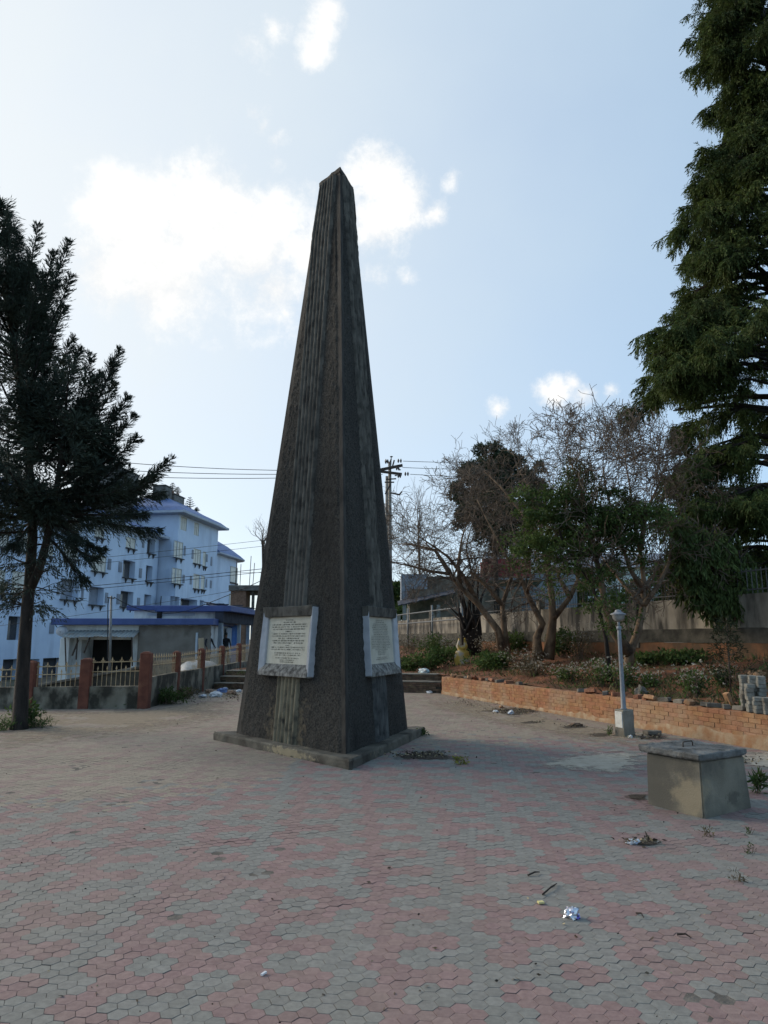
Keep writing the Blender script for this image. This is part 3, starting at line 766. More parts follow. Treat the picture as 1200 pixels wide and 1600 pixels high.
# boundary wall behind the bed
y0, y1 = 7.0, 52.0
A = Vector((XW(y0), y0, 0)); B = Vector((XW(y1), y1, 0)); e = (B - A).normalized(); wn = Vector((-e.y, e.x, 0))
if wn.x > 0: wn = -wn
bwl = thing('boundary_wall', 'tall stained concrete boundary wall with orange plaster foot behind the trees', 'wall', A)
def slab(b, z0, z1, o0, o1, yy0=y0, yy1=y1, ztop=None):
    P = Vector((XW(yy0), yy0, 0)); Q = Vector((XW(yy1), yy1, 0))
    b.hexa([P + wn * o0 + Vector((0, 0, z0)), Q + wn * o0 + Vector((0, 0, z0)), Q + wn * o1 + Vector((0, 0, z0)), P + wn * o1 + Vector((0, 0, z0)), P + wn * o0 + Vector((0, 0, z1)), Q + wn * o0 + Vector((0, 0, z1)), Q + wn * o1 + Vector((0, 0, z1)), P + wn * o1 + Vector((0, 0, z1))])
b = MB(); slab(b, 1.84, 2.60, .0, -.22); o = b.build('plaster_wall', m_wallc, bwl); roughen(o, .012, 1.5, 6, 8, .35)
b = MB(); slab(b, 1.50, 1.84, .045, -.22); o = b.build('ledge', m_ledge, bwl); roughen(o, .02, 2.5, 6, 9, .35)
b = MB(); slab(b, .3, 1.50, .03, -.22, 7, 31); o = b.build('orange_foot', m_orange, bwl); roughen(o, .012, 2, 6, 10, .35)
b = MB(); slab(b, .3, 1.50, .02, -.22, 31, 52); o = b.build('mossy_foot', m_ledge, bwl)
for y in np.arange(9.5, 50, 5.2):
    b = MB(); p = Vector((XW(y), y, 0)); b.box(p - wn * .06 + Vector((0, 0, 2.15)), (.22, .22, .95 if y < 19 else 1.6), rz=atan2(e.y, e.x))
    b.build('pier', m_wallc, bwl, bevel=.01)
m_grail = mat('grey_iron_railing', (.07, .07, .072), (.12, .115, .11), scale=20, rough=.6)
b = MB()
for y in np.arange(8.0, 29.5, .135):
    p = Vector((XW(y), y, 0)) - wn * .1; b.bar(p + Vector((0, 0, 2.55)), p + Vector((0, 0, 3.18)), .016, .016)
for z in (2.7, 3.12):
    b.bar(Vector((XW(8), 8, z)) - wn * .1, Vector((XW(29.5), 29.5, z)) - wn * .1, .03, .03)
b.build('railing', m_grail, bwl)
m_gpole = mat('galvanised_pipe', (.15, .15, .145), (.22, .22, .21), scale=14, rough=.5, metal=.2)
wf = thing('pipe_fence', 'thin pale pipe fence standing before the grey shed', 'fence', (XW(37) - .5, 37, 1.3))
for y in (31, 34.5, 38, 41.5, 45):
    p = Vector((XW(y) - .3, y, 0)); b = MB(); b.tube([p + Vector((0, 0, 1.0)), p + Vector((0, 0, 3.2))], .05, 8); b.build('post', m_gpole, wf, smooth_=True)
for z in (2.95, 2.45):
    b = MB(); b.tube([Vector((XW(31) - .3, 31, z)), Vector((XW(45) - .3, 45, z - .1))], .03, 6); b.build('rail', m_gpole, wf)

# ---------------------------------------------------------------- red post fence on the left
fn = thing('railing_fence', 'rust red posts with cream spear railings on a mouldy low wall', 'fence', (-5.65, 16.95, 0))
front = [(-11.3, 16.9, .90), (-9.75, 16.9, .95), (-8.27, 16.92, 1.06), (-6.98, 16.94, 1.12), (-5.6, 16.96, 1.27)]
side = [(-5.6, 16.96, 1.27), (-5.66, 19.62, 1.24), (-5.66, 22.3, 1.28), (-5.64, 25.0, 1.33), (-5.6, 27.7, 1.40), (-5.55, 30.5, 1.46)]
def post(x, y, h, w_=.21):
    b = MB(); b.box((x, y, h / 2 - .03), (w_, w_, h + .06), rz=R.uniform(-.04, .04)); b.box((x, y, h + .015), (w_ * .8, w_ * .8, .03), taper=.6)
    o = b.build('post', m_fpost, fn, bevel=.012); roughen(o, .006, 8, 2, 30, .15)
for p in front: post(*p, .24)
for p in side[1:]: post(*p, .19)
def bay(a, c, wz0, wz1, h0, h1, base=-.06):
    A = Vector((a[0], a[1], 0)); B = Vector((c[0], c[1], 0)); e = (B - A).normalized(); n_ = Vector((-e.y, e.x, 0)); T = (B - A).length
    A = A + e * .09; B = B - e * .09; T -= .18
    b = MB(); w2 = .075
    b.hexa([A - n_ * w2 + Vector((0, 0, base)), B - n_ * w2 + Vector((0, 0, base)), B + n_ * w2 + Vector((0, 0, base)), A + n_ * w2 + Vector((0, 0, base)), A - n_ * w2 + Vector((0, 0, wz0)), B - n_ * w2 + Vector((0, 0, wz1)), B + n_ * w2 + Vector((0, 0, wz1)), A + n_ * w2 + Vector((0, 0, wz0))])
    o = b.build('low_wall', m_fwall, fn); roughen(o, .012, 4, 5, 31, .14)
    b = MB()
    for f_ in (.52, .86):
        b.bar(A + Vector((0, 0, wz0 + (h0 - wz0) * f_)), B + Vector((0, 0, wz1 + (h1 - wz1) * f_)), .026, .022)
    nb_ = max(4, int(T / .105))
    for i in range(nb_):
        t = (i + .5) / nb_; p = A.lerp(B, t); zb = wz0 + (wz1 - wz0) * t; zt = h0 + (h1 - h0) * t
        hgt = zt - zb
        tall = i % 2 == 0
        top_ = zb + hgt * (.93 if tall else .62)
        b.bar(p + Vector((0, 0, zb - .01)), p + Vector((0, 0, top_)), .012, .012)
        s = .022
        zc = top_
        b.add([p + e * s + Vector((0, 0, zc)), p + n_ * .012 + Vector((0, 0, zc)), p - e * s + Vector((0, 0, zc)), p - n_ * .012 + Vector((0, 0, zc)), p + Vector((0, 0, zc + .075)), p - Vector((0, 0, -zc + .03))], [(0, 1, 4), (1, 2, 4), (2, 3, 4), (3, 0, 4), (1, 0, 5), (2, 1, 5), (3, 2, 5), (0, 3, 5)])
        if tall:
            for sg in (-1, 1):
                b.bar(p + Vector((0, 0, zc - .06)), p + e * (.045 * sg) + Vector((0, 0, zc - .005)), .012, .012)
    b.build('railing', m_rail, fn)
hf = [.88, .93, 1.02, 1.16, 1.16]
for i in range(4): bay(front[i], front[i + 1], .47 + .01 * i, .48 + .01 * i, [.86, .92, 1.02, 1.14][i], [.88, .96, 1.05, 1.17][i])
for i in range(5): bay(side[i], side[i + 1], .70, .70 + (.02 if i > 1 else 0), side[i][2] - .04, side[i + 1][2] - .04)
# ---------------------------------------------------------------- blue apartment building
m_blue = mat('pale_blue_wall', (.50, .59, .73), (.58, .67, .80), scale=.5, detail=6, coord='World', c3=(.42, .49, .60), s3=.8, stretch3=(1, 1, .25), r3=(.5, .75), bump=.1)
m_broof = mat('blue_roof', (.085, .145, .30), (.115, .185, .37), scale=2, rough=.6, coord='World', c3=(.09, .13, .24), s3=1.5)
m_fascia = mat('pale_roof_edge', (.36, .40, .46), (.44, .48, .54), scale=2, coord='World')
m_cream = mat('cream_window_frame', (.42, .41, .36), (.52, .50, .45), scale=4, rough=.6)
m_curt = mat('curtained_pane', (.46, .44, .38), (.62, .60, .54), scale=1.4, stretch=(4, 4, .5), rough=.35, spec=.5, coord='World')
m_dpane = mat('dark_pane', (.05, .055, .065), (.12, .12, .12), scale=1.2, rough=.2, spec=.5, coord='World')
m_sill = mat('dark_sill', (.05, .05, .055), (.09, .09, .095), scale=5)
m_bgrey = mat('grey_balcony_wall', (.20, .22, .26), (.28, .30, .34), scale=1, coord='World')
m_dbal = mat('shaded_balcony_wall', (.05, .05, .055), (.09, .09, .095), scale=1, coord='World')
m_tank = mat('grey_concrete_block', (.11, .105, .095), (.19, .18, .16), scale=1.2, coord='World', c3=(.07, .065, .06), s3=2)
E1 = Vector((.151, .9885, 0)).normalized(); N1 = Vector((.9885, -.151, 0)).normalized()
class Fac:
    def __init__(s, O, e, n): s.O = Vector(O); s.e = e; s.n = n
    def pt(s, a, z, d=0.0): return s.O + s.e * a + s.n * d + Vector((0, 0, z))
    def hit(s, px, py):
        d = ray(px, py); o = Vector((0, 0, CAMH)); t = (s.O - o).dot(s.n) / d.dot(s.n); p = o + d * t
        return (p - s.O).dot(s.e), p.z
    def rect(s, r):
        xa, xb, ya, yb = r; ym, xm = (ya + yb) / 2, (xa + xb) / 2
        return s.hit(xa, ym)[0], s.hit(xb, ym)[0], s.hit(xm, yb)[1], s.hit(xm, ya)[1]
def holed_wall(b, f, s0, s1, z0, z1, holes, depth=.3):
    S_ = sorted({s0, s1, *[h[0] for h in holes], *[h[1] for h in holes]}); Z_ = sorted({z0, z1, *[h[2] for h in holes], *[h[3] for h in holes]})
    S_ = [x for x in S_ if s0 <= x <= s1]; Z_ = [x for x in Z_ if z0 <= x <= z1]
    for i in range(len(S_) - 1):
        for j in range(len(Z_) - 1):
            sm, zm = (S_[i] + S_[i + 1]) / 2, (Z_[j] + Z_[j + 1]) / 2
            if any(h[0] < sm < h[1] and h[2] < zm < h[3] for h in holes): continue
            b.quad(f.pt(S_[i], Z_[j]), f.pt(S_[i + 1], Z_[j]), f.pt(S_[i + 1], Z_[j + 1]), f.pt(S_[i], Z_[j + 1]))
    for h in holes:
        dp = h[4] if len(h) > 4 else depth
        a, c, u, v = h[:4]
        b.quad(f.pt(a, u), f.pt(a, v), f.pt(a, v, -dp), f.pt(a, u, -dp)); b.quad(f.pt(c, u), f.pt(c, u, -dp), f.pt(c, v, -dp), f.pt(c, v))
        b.quad(f.pt(a, u), f.pt(a, u, -dp), f.pt(c, u, -dp), f.pt(c, u)); b.quad(f.pt(a, v), f.pt(c, v), f.pt(c, v, -dp), f.pt(a, v, -dp))
def fbox(b, f, s0, s1, z0, z1, d0, d1):
    b.hexa([f.pt(s0, z0, d0), f.pt(s1, z0, d0), f.pt(s1, z0, d1), f.pt(s0, z0, d1), f.pt(s0, z1, d0), f.pt(s1, z1, d0), f.pt(s1, z1, d1), f.pt(s0, z1, d1)])
def window(f, h, parent, panes=3, pane=None, sill=True, back=.04):
    a, c, u, v = h[:4]; b = MB(); t = .07
    fbox(b, f, a, c, v - t, v, -back - .05, -back); fbox(b, f, a, c, u, u + t, -back - .05, -back)
    for i in range(panes + 1):
        x = a + (c - a - t) * i / panes; fbox(b, f, x, x + t, u + t, v - t, -back - .05, -back)
    fbox(b, f, a + t, c - t, u + (v - u) * .62, u + (v - u) * .62 + .04, -back - .048, -back - .002)
    w_ = b.build('window', m_cream, parent)
    b = MB(); fbox(b, f, a + .01, c - .01, u + .01, v - .01, -back - .045, -back - .035); b.build('pane', pane or m_curt, w_)
    if sill: sills(f, h, w_)
    return w_
def sills(f, h, parent):
    a, c, u, v = h[:4]; b = MB()
    fbox(b, f, a - .08, c + .08, u - .10, u - .01, 0.002, .22)
    for x in ((a + (c - a) * .25), (a + (c - a) * .8)):
        b.add([f.pt(x - .14, u - .10, .004), f.pt(x + .14, u - .10, .004), f.pt(x, u - .55, .004), f.pt(x - .14, u - .10, .2), f.pt(x + .14, u - .10, .2), f.pt(x, u - .55, .06)], [(0, 1, 2), (5, 4, 3), (0, 3, 4, 1), (1, 4, 5, 2), (2, 5, 3, 0)])
    b.build('sill', m_sill, parent)
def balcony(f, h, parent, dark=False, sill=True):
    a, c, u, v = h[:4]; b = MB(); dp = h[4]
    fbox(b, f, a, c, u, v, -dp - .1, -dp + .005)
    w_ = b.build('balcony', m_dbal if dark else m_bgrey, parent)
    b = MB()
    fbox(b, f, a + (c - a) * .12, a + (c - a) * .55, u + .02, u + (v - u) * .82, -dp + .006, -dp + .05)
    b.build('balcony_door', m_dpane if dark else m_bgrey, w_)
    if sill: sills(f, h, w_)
def hiproof(f, s0, s1, d0, d1, ze, zt, over, inset, parent, fasc=.28):
    """bell-cast skirt roof: eave rectangle up to a smaller flat top; d is depth behind the facade"""
    lo = lambda o, z: [f.pt(s0 - o, z, o), f.pt(s1 + o, z, o), f.pt(s1 + o, z, -(d1 - d0) - o), f.pt(s0 - o, z, -(d1 - d0) - o)]
    b = MB(); h = zt - ze
    b.loft([lo(over, ze + fasc * .7), lo(over * .2, ze + fasc + h * .22), lo(-inset * .45, ze + h * .62), lo(-inset, zt)])
    r_ = b.build('roof', m_broof, parent)
    b = MB(); b.loft([lo(-.3, ze - .05), lo(over - .05, ze), lo(over + .02, ze + fasc * .2), lo(over + .02, ze + fasc)])
    b.build('roof_edge', m_fascia, r_)
bd = thing('apartment_building', 'long pale blue apartment block with blue roofs and cream windows behind the shop', 'building', (-24.27, 75.3, -1.4))
fl = Fac((-24.27, 75.3, 0), E1, N1)
ZG = -1.6
wins = [(143, 166, 867, 893, 4), (100, 123, 847, 873, 3), (18, 42, 893, 928, 2), (-10, 8, 890, 925, 2), (0, 15, 830, 855, 2), (25, 47, 835, 860, 2), (148, 163, 823, 840, 2), (197, 212, 840, 857, 2), (-70, -45, 880, 920, 3), (-75, -50, 800, 840, 3), (66, 84, 842, 868, 2), (60, 80, 790, 815, 2), (105, 120, 808, 828, 2)]
bals = [(192, 211, 876, 903, 1), (228, 238, 884, 909, 1), (139, 162, 917, 945, 0), (188, 208, 924, 948, 1), (225, 236, 929, 950, 0), (95, 123, 905, 937, 0), (230, 242, 842, 865, 1), (12, 37, 963, 1000, 1), (66, 97, 1028, 1066, 1), (3, 30, 1030, 1075, 1), (42, 60, 1030, 1072, 1), (-80, -50, 950, 1000, 1)]
vents = [(168, 173, 873, 890), (185, 190, 878, 894), (217, 221, 888, 903), (164, 168, 926, 942), (182, 187, 928, 944), (214, 218, 934, 947), (222, 225, 842, 856), (127, 130, 915, 938), (89, 93, 910, 930), (77, 84, 973, 990)]
H1 = []
for r in wins: H1.append((*fl.rect(r[:4]), .3))
H2 = []
for r in bals: H2.append((*fl.rect(r[:4]), .6))
b = MB()
holed_wall(b, fl, -34, 0, ZG, 12.2, [h for h in H1 + H2])
b.quad(fl.pt(-34, ZG, 0), fl.pt(-34, ZG, -11), fl.pt(-34, 12.2, -11), fl.pt(-34, 12.2, 0))
b.quad(fl.pt(0, ZG, 0), fl.pt(0, 12.2, 0), fl.pt(0, 12.2, -11), fl.pt(0, ZG, -11))
b.quad(fl.pt(-34, 12.2, 0), fl.pt(0, 12.2, 0), fl.pt(0, 12.2, -11), fl.pt(-34, 12.2, -11))
b.quad(fl.pt(-34, ZG, -11), fl.pt(0, ZG, -11), fl.pt(0, 12.2, -11), fl.pt(-34, 12.2, -11))
b.build('wall', m_blue, bd)
for r, h in zip(wins, H1): window(fl, h, bd, r[4])
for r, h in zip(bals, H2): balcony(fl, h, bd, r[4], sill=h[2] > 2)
for r in vents:
    h = fl.rect(r); b = MB(); fbox(b, fl, h[0], h[1], h[2], h[3], 0.003, .06); fbox(b, fl, h[0] + .1, h[1] - .1, h[2] + .1, (h[2] + h[3]) / 2, .06, .08); b.build('vent_window', m_bgrey, bd)
hiproof(fl, -34, -.3, 0, 11, 12.15, 14.3, 1.0, 3.2, bd)
# right block
fr_ = Fac((-22.3, 75.5, 0), E1, N1)
wr = [(282, 292, 808, 829, 3), (303, 311, 817, 837, 3), (272, 286, 846, 872, 3), (302, 314, 858, 881, 3), (317, 322, 862, 885, 1), (269, 284, 888, 912, 3), (302, 312, 897, 920, 2), (314, 320, 900, 921, 1)]
br = [(266, 280, 932, 952, 1), (282, 308, 936, 955, 1), (312, 318, 938, 956, 1)]
vr = [(287, 289.5, 853, 868), (299.5, 302, 859, 873), (322, 324, 866, 878), (329, 331, 870, 884), (285, 288, 898, 911), (296.5, 299.5, 900, 913), (321, 323, 905, 918), (328, 330.5, 907, 919)]
HR = [(*fr_.rect(r[:4]), .3) for r in wr]; HB = [(*fr_.rect(r[:4]), 1.0) for r in br]
LR = 11.2; ZR = 14.95
b = MB(); holed_wall(b, fr_, 0, LR, ZG, ZR, HR + HB)
b.quad(fr_.pt(0, ZG, 0), fr_.pt(0, ZR, 0), fr_.pt(0, ZR, -11), fr_.pt(0, ZG, -11)); b.quad(fr_.pt(LR, ZG, 0), fr_.pt(LR, ZG, -11), fr_.pt(LR, ZR, -11), fr_.pt(LR, ZR, 0))
b.quad(fr_.pt(0, ZG, -11), fr_.pt(LR, ZG, -11), fr_.pt(LR, ZR, -11), fr_.pt(0, ZR, -11))
b.build('wall', m_blue, bd)
for r, h in zip(wr, HR): window(fr_, h, bd, r[4], sill=h[2] < 12)
for r, h in zip(br, HB): balcony(fr_, h, bd, 1, sill=False)
for r in vr:
    h = fr_.rect(r); b = MB(); fbox(b, fr_, h[0], h[1], h[2], h[3], 0.003, .06); b.build('vent_window', m_bgrey, bd)
hiproof(fr_, 0, LR, 0, 11, 14.95, 17.5, 1.0, 3.0, bd)
# far wing with a rounded bay
f3 = Fac(fr_.pt(LR, 0, -.4), E1, N1)
ZF = 12.0; arc = []
for i in range(13):
    a = pi / 2 * i / 12; arc.append((7.6 + 3.0 * sin(a), -3.0 * (1 - cos(a))))
prof = [(0.0, 0.0)] + arc + [(10.6, -11), (0, -11)]
b = MB(); b.loft([[f3.pt(s_, z_, d_) for s_, d_ in prof] for z_ in (ZG, ZF)]); b.build('wall', m_blue, bd)
for za, zb in ((8.9, 11.0), (5.4, 7.4)):
    b = MB(); bp = MB(); bs = MB()
    W_ = [(5.6, 0.0)] + arc[:8]
    for i in range(len(W_) - 1):
        (s0, d0), (s1, d1) = W_[i], W_[i + 1]
        def q(b_, z0, z1, o0, o1):
            b_.hexa([f3.pt(s0, z0, d0 + o0), f3.pt(s1, z0, d1 + o0), f3.pt(s1, z0, d1 + o1), f3.pt(s0, z0, d0 + o1), f3.pt(s0, z1, d0 + o0), f3.pt(s1, z1, d1 + o0), f3.pt(s1, z1, d1 + o1), f3.pt(s0, z1, d0 + o1)])
        q(bp, za, zb, .01, .03); q(b, zb - .09, zb, .03, .08); q(b, za, za + .09, .03, .08); q(bs, za - .14, za - .02, .01, .25)
        b.bar(f3.pt(s0, za + .09, d0 + .05), f3.pt(s0, zb - .09, d0 + .05), .07, .06)
    w_ = b.build('window', m_cream, bd); bp.build('pane', m_curt, w_); bs.build('sill', m_sill, w_)
b = MB(); out_ = lambda o, z: [f3.pt(s_ + (o if s_ > 1 else 0), z, d_ + (o if d_ > -5 else -o)) for s_, d_ in prof]
b.loft([out_(.75, ZF + .15), out_(.3, ZF + .6), out_(-1.0, ZF + 1.7), out_(-1.9, ZF + 2.3)]); rf = b.build('roof', m_broof, bd)
b = MB(); b.loft([out_(0.02, ZF - .04), out_(.75, ZF - .01), out_(.77, ZF + .03), out_(.77, ZF + .16)]); b.build('roof_edge', m_fascia, rf)

# things standing on the roofs
def on_roof_block(name, lab, cat, s0, s1, d0, d1, z0, z1, f, m):
    t = f.pt((s0 + s1) / 2, z0, (d0 + d1) / 2); o = thing(name, lab, cat, t)
    b = MB(); fbox(b, f, s0, s1, z0, z1, d0, d1); b.build('tank_wall', m, o, bevel=.04)
    b = MB(); fbox(b, f, s0 - .1, s1 + .1, z1, z1 + .12, d0 - .1, d1 + .1); b.build('tank_lid', m_conc, o, bevel=.03)
on_roof_block('water_tank', 'grey concrete roof tank at the left end of the tall blue block', 'water tank', 2.2, 4.0, -4.4, -2.9, 16.6, 18.7, fr_, m_tank)
on_roof_block('water_tank', 'grey concrete roof tank under two potted conifers on the blue block', 'water tank', 4.6, 7.4, -4.2, -2.9, 16.4, 18.2, fr_, m_tank)
on_roof_block('water_tank', 'large dark roof tank half hidden by the left conifer tip', 'water tank', -3.2, 1.0, -8.5, -5.5, 14.5, 19.6, fr_, m_tank)
m_pot = mat('clay_pot', (.12, .06, .04), (.17, .09, .06), scale=8)
m_dneedle = mat('dark_needles', (.018, .028, .014), (.035, .05, .022), scale=3, island=.3, translucent=.15)
def roof_conifer(s_, d_, z, h, lab):
    P = fr_.pt(s_, z, d_); o = thing('potted_conifer', lab, 'potted tree', P, group='potted conifers on the blue block roof')
    b = MB(); b.lathe([(.16, 0), (.24, .35), (.26, .4)], P, 10); b.build('pot', m_pot, o)
    b = MB(); b.tube([P + Vector((0, 0, .3)), P + Vector((.03, 0, h))], [.04, .015], 5)
    for k_ in range(5):
        for a in range(6):
            an = a * pi / 3 + k_; r_ = (1 - k_ / 6) * h * .42; zz = .5 + (h - .6) * k_ / 4.5
            b.tube([P + Vector((0, 0, zz)), P + Vector((cos(an) * r_, sin(an) * r_, zz + r_ * .25))], [.05, .02], 4)
    b.build('branches', m_dneedle, o)
roof_conifer(5.3, -3.5, 18.32, 1.5, 'leftmost of the small tiered conifers on the roof of the blue block')
roof_conifer(6.7, -3.5, 18.32, 1.3, 'middle small tiered conifer on the roof of the blue block')
roof_conifer(8.9, -2.9, 17.0, 1.8, 'rightmost, thin tiered conifer on the roof of the blue block')
roof_conifer(10.4, -2.6, 16.7, 1.1, 'low dark potted bush at the far roof end of the tall blue block')

# ---------------------------------------------------------------- shop
m_swhite = mat('bluish_white_wall', (.62, .64, .62), (.72, .73, .71), scale=1.2, detail=8, coord='World', c3=(.30, .31, .31), s3=1.6, r3=(.5, .75), stretch3=(1, 1, .4))
m_sfas = mat('blue_fascia_paint', (.05, .08, .21), (.07, .105, .26), scale=2, coord='World', rough=.6)
m_sgrey = mat('rough_grey_render', (.15, .135, .115), (.215, .20, .175), scale=1.3, detail=9, coord='World', bump=.4, c3=(.10, .09, .075), s3=.9)
m_tin = mat('corrugated_tin', (.19, .22, .23), (.28, .31, .31), scale=2.5, rough=.5, coord='World', c3=(.22, .19, .16), s3=2)
m_dfas = mat('dark_shop_band', (.025, .03, .045), (.05, .055, .07), scale=3, coord='World')
m_col = mat('pale_blue_column', (.36, .42, .48), (.46, .52, .57), scale=3, coord='World')
m_shut = mat('blue_shutter', (.05, .14, .38), (.08, .20, .48), scale=4, coord='World')
m_wood = mat('weathered_wood', (.13, .085, .05), (.24, .165, .10), scale=6, stretch=(1, 1, .2), coord='World')
fs = Fac((-16.6, 36.0, 0), Vector((1, .04, 0)).normalized(), Vector((.04, -1, 0)).normalized())
sp = thing('shop', 'low white shop with blue roof edges, tin awning and open dark front', 'shop', (-13, 37, -.4))
LS = 7.75
b = MB()
sA = fs.hit(97, 1000)[0]; sB = fs.hit(128, 1000)[0]; sC = fs.hit(207, 1000)[0]; sD = fs.hit(217, 1000)[0]
holed_wall(b, fs, sA, LS, -.5, 2.3, [(sB, sC, -.2, 1.55, 1.6)])
b.quad(fs.pt(sA, -.5, 0), fs.pt(sA, -.5, -6), fs.pt(sA, 2.3, -6), fs.pt(sA, 2.3, 0)); b.quad(fs.pt(LS, -.5, 0), fs.pt(LS, 2.3, 0), fs.pt(LS, 2.3, -6), fs.pt(LS, -.5, -6))
b.build('wall', m_swhite, sp)
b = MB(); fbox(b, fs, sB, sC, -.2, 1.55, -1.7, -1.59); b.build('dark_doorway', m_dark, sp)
b = MB(); fbox(b, fs, sD, LS + .06, -.5, 2.22, .004, .14); b.build('rendered_wall', m_sgrey, sp)
b = MB(); fbox(b, fs, -.05, LS + .25, 2.28, 2.60, -6.3, .45); b.build('roof_edge', m_sfas, sp, bevel=.02)
# awning: corrugated sheet sagging a little
aw = thing('tin_awning', 'grey corrugated tin awning sagging over the dark shop doorway', 'awning', fs.pt((sA + sD) / 2, 1.7, .6))
V = []; nx = 90
for i in range(nx):
    s_ = fs.hit(108, 990)[0] + (fs.hit(219, 990)[0] - fs.hit(108, 990)[0]) * i / (nx - 1)
    for j in range(5):
        t = j / 4; V.append(fs.pt(s_, 2.02 - .33 * t + .02 * sin(i * 1.4) - .02 * t * sin(i * .09) + .012 * t * sin(i * .31), .02 + 1.05 * t)[:])
i = np.arange(nx - 1)[:, None] * 5 + np.arange(4)[None]
o = np_mesh('tin_sheet', np.array(V), np.stack([i, i + 1, i + 6, i + 5], -1).reshape(-1, 4), m_tin, aw)
sm_ = o.modifiers.new('thick', 'SOLIDIFY'); sm_.thickness = .012
for px0, py0, px1, py1 in ((113, 1048, 112, 992), (128, 1030, 131, 994), (122, 1024, 132, 1000), (140, 1020, 150, 992), (214, 1040, 214, 992)):
    s0, z0 = fs.hit(px0, py0); s1, z1 = fs.hit(px1, py1); b = MB(); b.bar(fs.pt(s0, z0, .75), fs.pt(s1, min(z1, 1.66), .8), .06, .06); b.build('prop', m_iron, aw)
# white pillar, dish
pc = fs.hit(106, 1020)[0]
b = MB(); fbox(b, fs, pc - .22, pc + .24, -.5, 1.62, .004, .5); b.build('pillar', m_swhite, sp, bevel=.02)
dp = fs.pt(fs.hit(101, 988)[0], 1.98, .35); dsh = thing('satellite_dish', 'small white dish fixed to the left corner of the shop', 'satellite dish', dp)
b = MB(); b.lathe([(.02, .10), (.18, .06), (.27, 0), (.275, .01), (.18, .075), (.02, .12)], (0, 0, 0), 18)
dd = b.build('dish', m_whitep, dsh, world=False); dd.rotation_euler = (radians(70), 0, radians(15))
b = MB(); b.tube([dp + Vector((0, .05, 0)), dp + Vector((.02, .35, -.12))], .025, 6); b.tube([dp + Vector((0, -.02, -.1)), dp + Vector((0, -.25, -.02))], .012, 5); b.build('bracket', m_iron, dsh)
# upper storey strip
u0 = fs.hit(190, 960)[0]; uB = Fac(fs.pt(0, 0, -1.4), fs.e, fs.n)
b = MB(); fbox(b, uB, u0 + .2, LS + .3, 2.58, 3.08, -5, 0); b.build('upper_wall', m_swhite, sp)
b = MB(); fbox(b, uB, u0 + .9, LS - 1.1, 2.80, 2.95, .003, .03); b.build('panel_line', m_fascia, sp)
b = MB(); fbox(b, uB, u0 - .15, LS + .45, 3.07, 3.32, -5.4, .25); b.build('upper_roof_edge', m_sfas, sp, bevel=.02)
# long side with the open shops, running back
g0 = fs.pt(LS + .35, 0, -.9); ge = (Vector((-8.15, 46, 0)) - Vector((g0.x, g0.y, 0))).normalized(); gn = Vector((ge.y, -ge.x, 0))
if gn.x < 0: gn = -gn
fg = Fac((g0.x, g0.y, 0), ge, gn); LG = 9.5
b = MB(); fbox(b, fg, -.1, LG, 3.0, 3.30, -3.5, .55); b.build('side_roof_edge', m_sfas, sp, bevel=.02)
b = MB(); fbox(b, fg, 0, LG, 2.42, 3.0, -.3, .15); b.build('sign_band', m_dfas, sp)
b = MB(); fbox(b, fg, 0, LG, -.5, .2, -4, .7); b.build('shop_floor', m_tread, sp)
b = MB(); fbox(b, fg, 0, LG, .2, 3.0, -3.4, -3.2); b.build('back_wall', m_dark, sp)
for px in (318, 331, 346, 374, 388, 396):
    s_ = fg.hit(px, 990)[0]
    if not -.2 < s_ < LG: s_ = min(max(s_, .1), LG - .3)
    b = MB(); fbox(b, fg, s_ - .07, s_ + .09, .2, 2.42, -.12, .06); b.build('column', m_col, sp)
s1_, s2_ = fg.hit(376, 990)[0], fg.hit(388, 990)[0]
b = MB(); fbox(b, fg, s1_, min(s2_, LG), .2, 2.40, -.6, -.5); b.build('blue_shutter', m_shut, sp)
s1_, s2_ = fg.hit(366, 1000)[0], fg.hit(373, 1000)[0]
b = MB(); fbox(b, fg, s1_, s2_, .5, 2.2, -.5, -.42); b.build('poster_board', m_col, sp)
s1_ = fg.hit(332, 1000)[0]
b = MB(); fbox(b, fg, s1_ + .12, s1_ + 1.0, .2, 1.9, -.9, -.8); b.build('shop_shelf', m_col, sp)
b = MB()
for i in range(9):
    b.box(fg.pt(1 + i * .9 + R.uniform(-.3, .3), 3.42 + R.uniform(0, .12), -.6 + R.uniform(-.5, .4)), (R.uniform(.6, 1.4), R.uniform(.3, .9), .05), rz=R.uniform(0, 3), rx=R.uniform(-.15, .2))
b.build('roof_sheet', m_dfas, sp, bevel=.005)
# plank standing behind the railing
pk = G(318, 1060); pk = Vector((-5.95, 22.6, 0))
o = thing('wooden_plank', 'pale wooden plank standing up behind the third red post', 'plank', pk)
b = MB(); p = D(318, 1018, 22.6); q = D(314, 997, 22.7); b.bar(Vector((p.x + .02, p.y, .3)), q, .17, .03, up=(0, 1, 0)); b.build('board', mat('pale_plank', (.30, .25, .17), (.42, .36, .26), scale=5, stretch=(1, 1, .2)), o, bevel=.004)
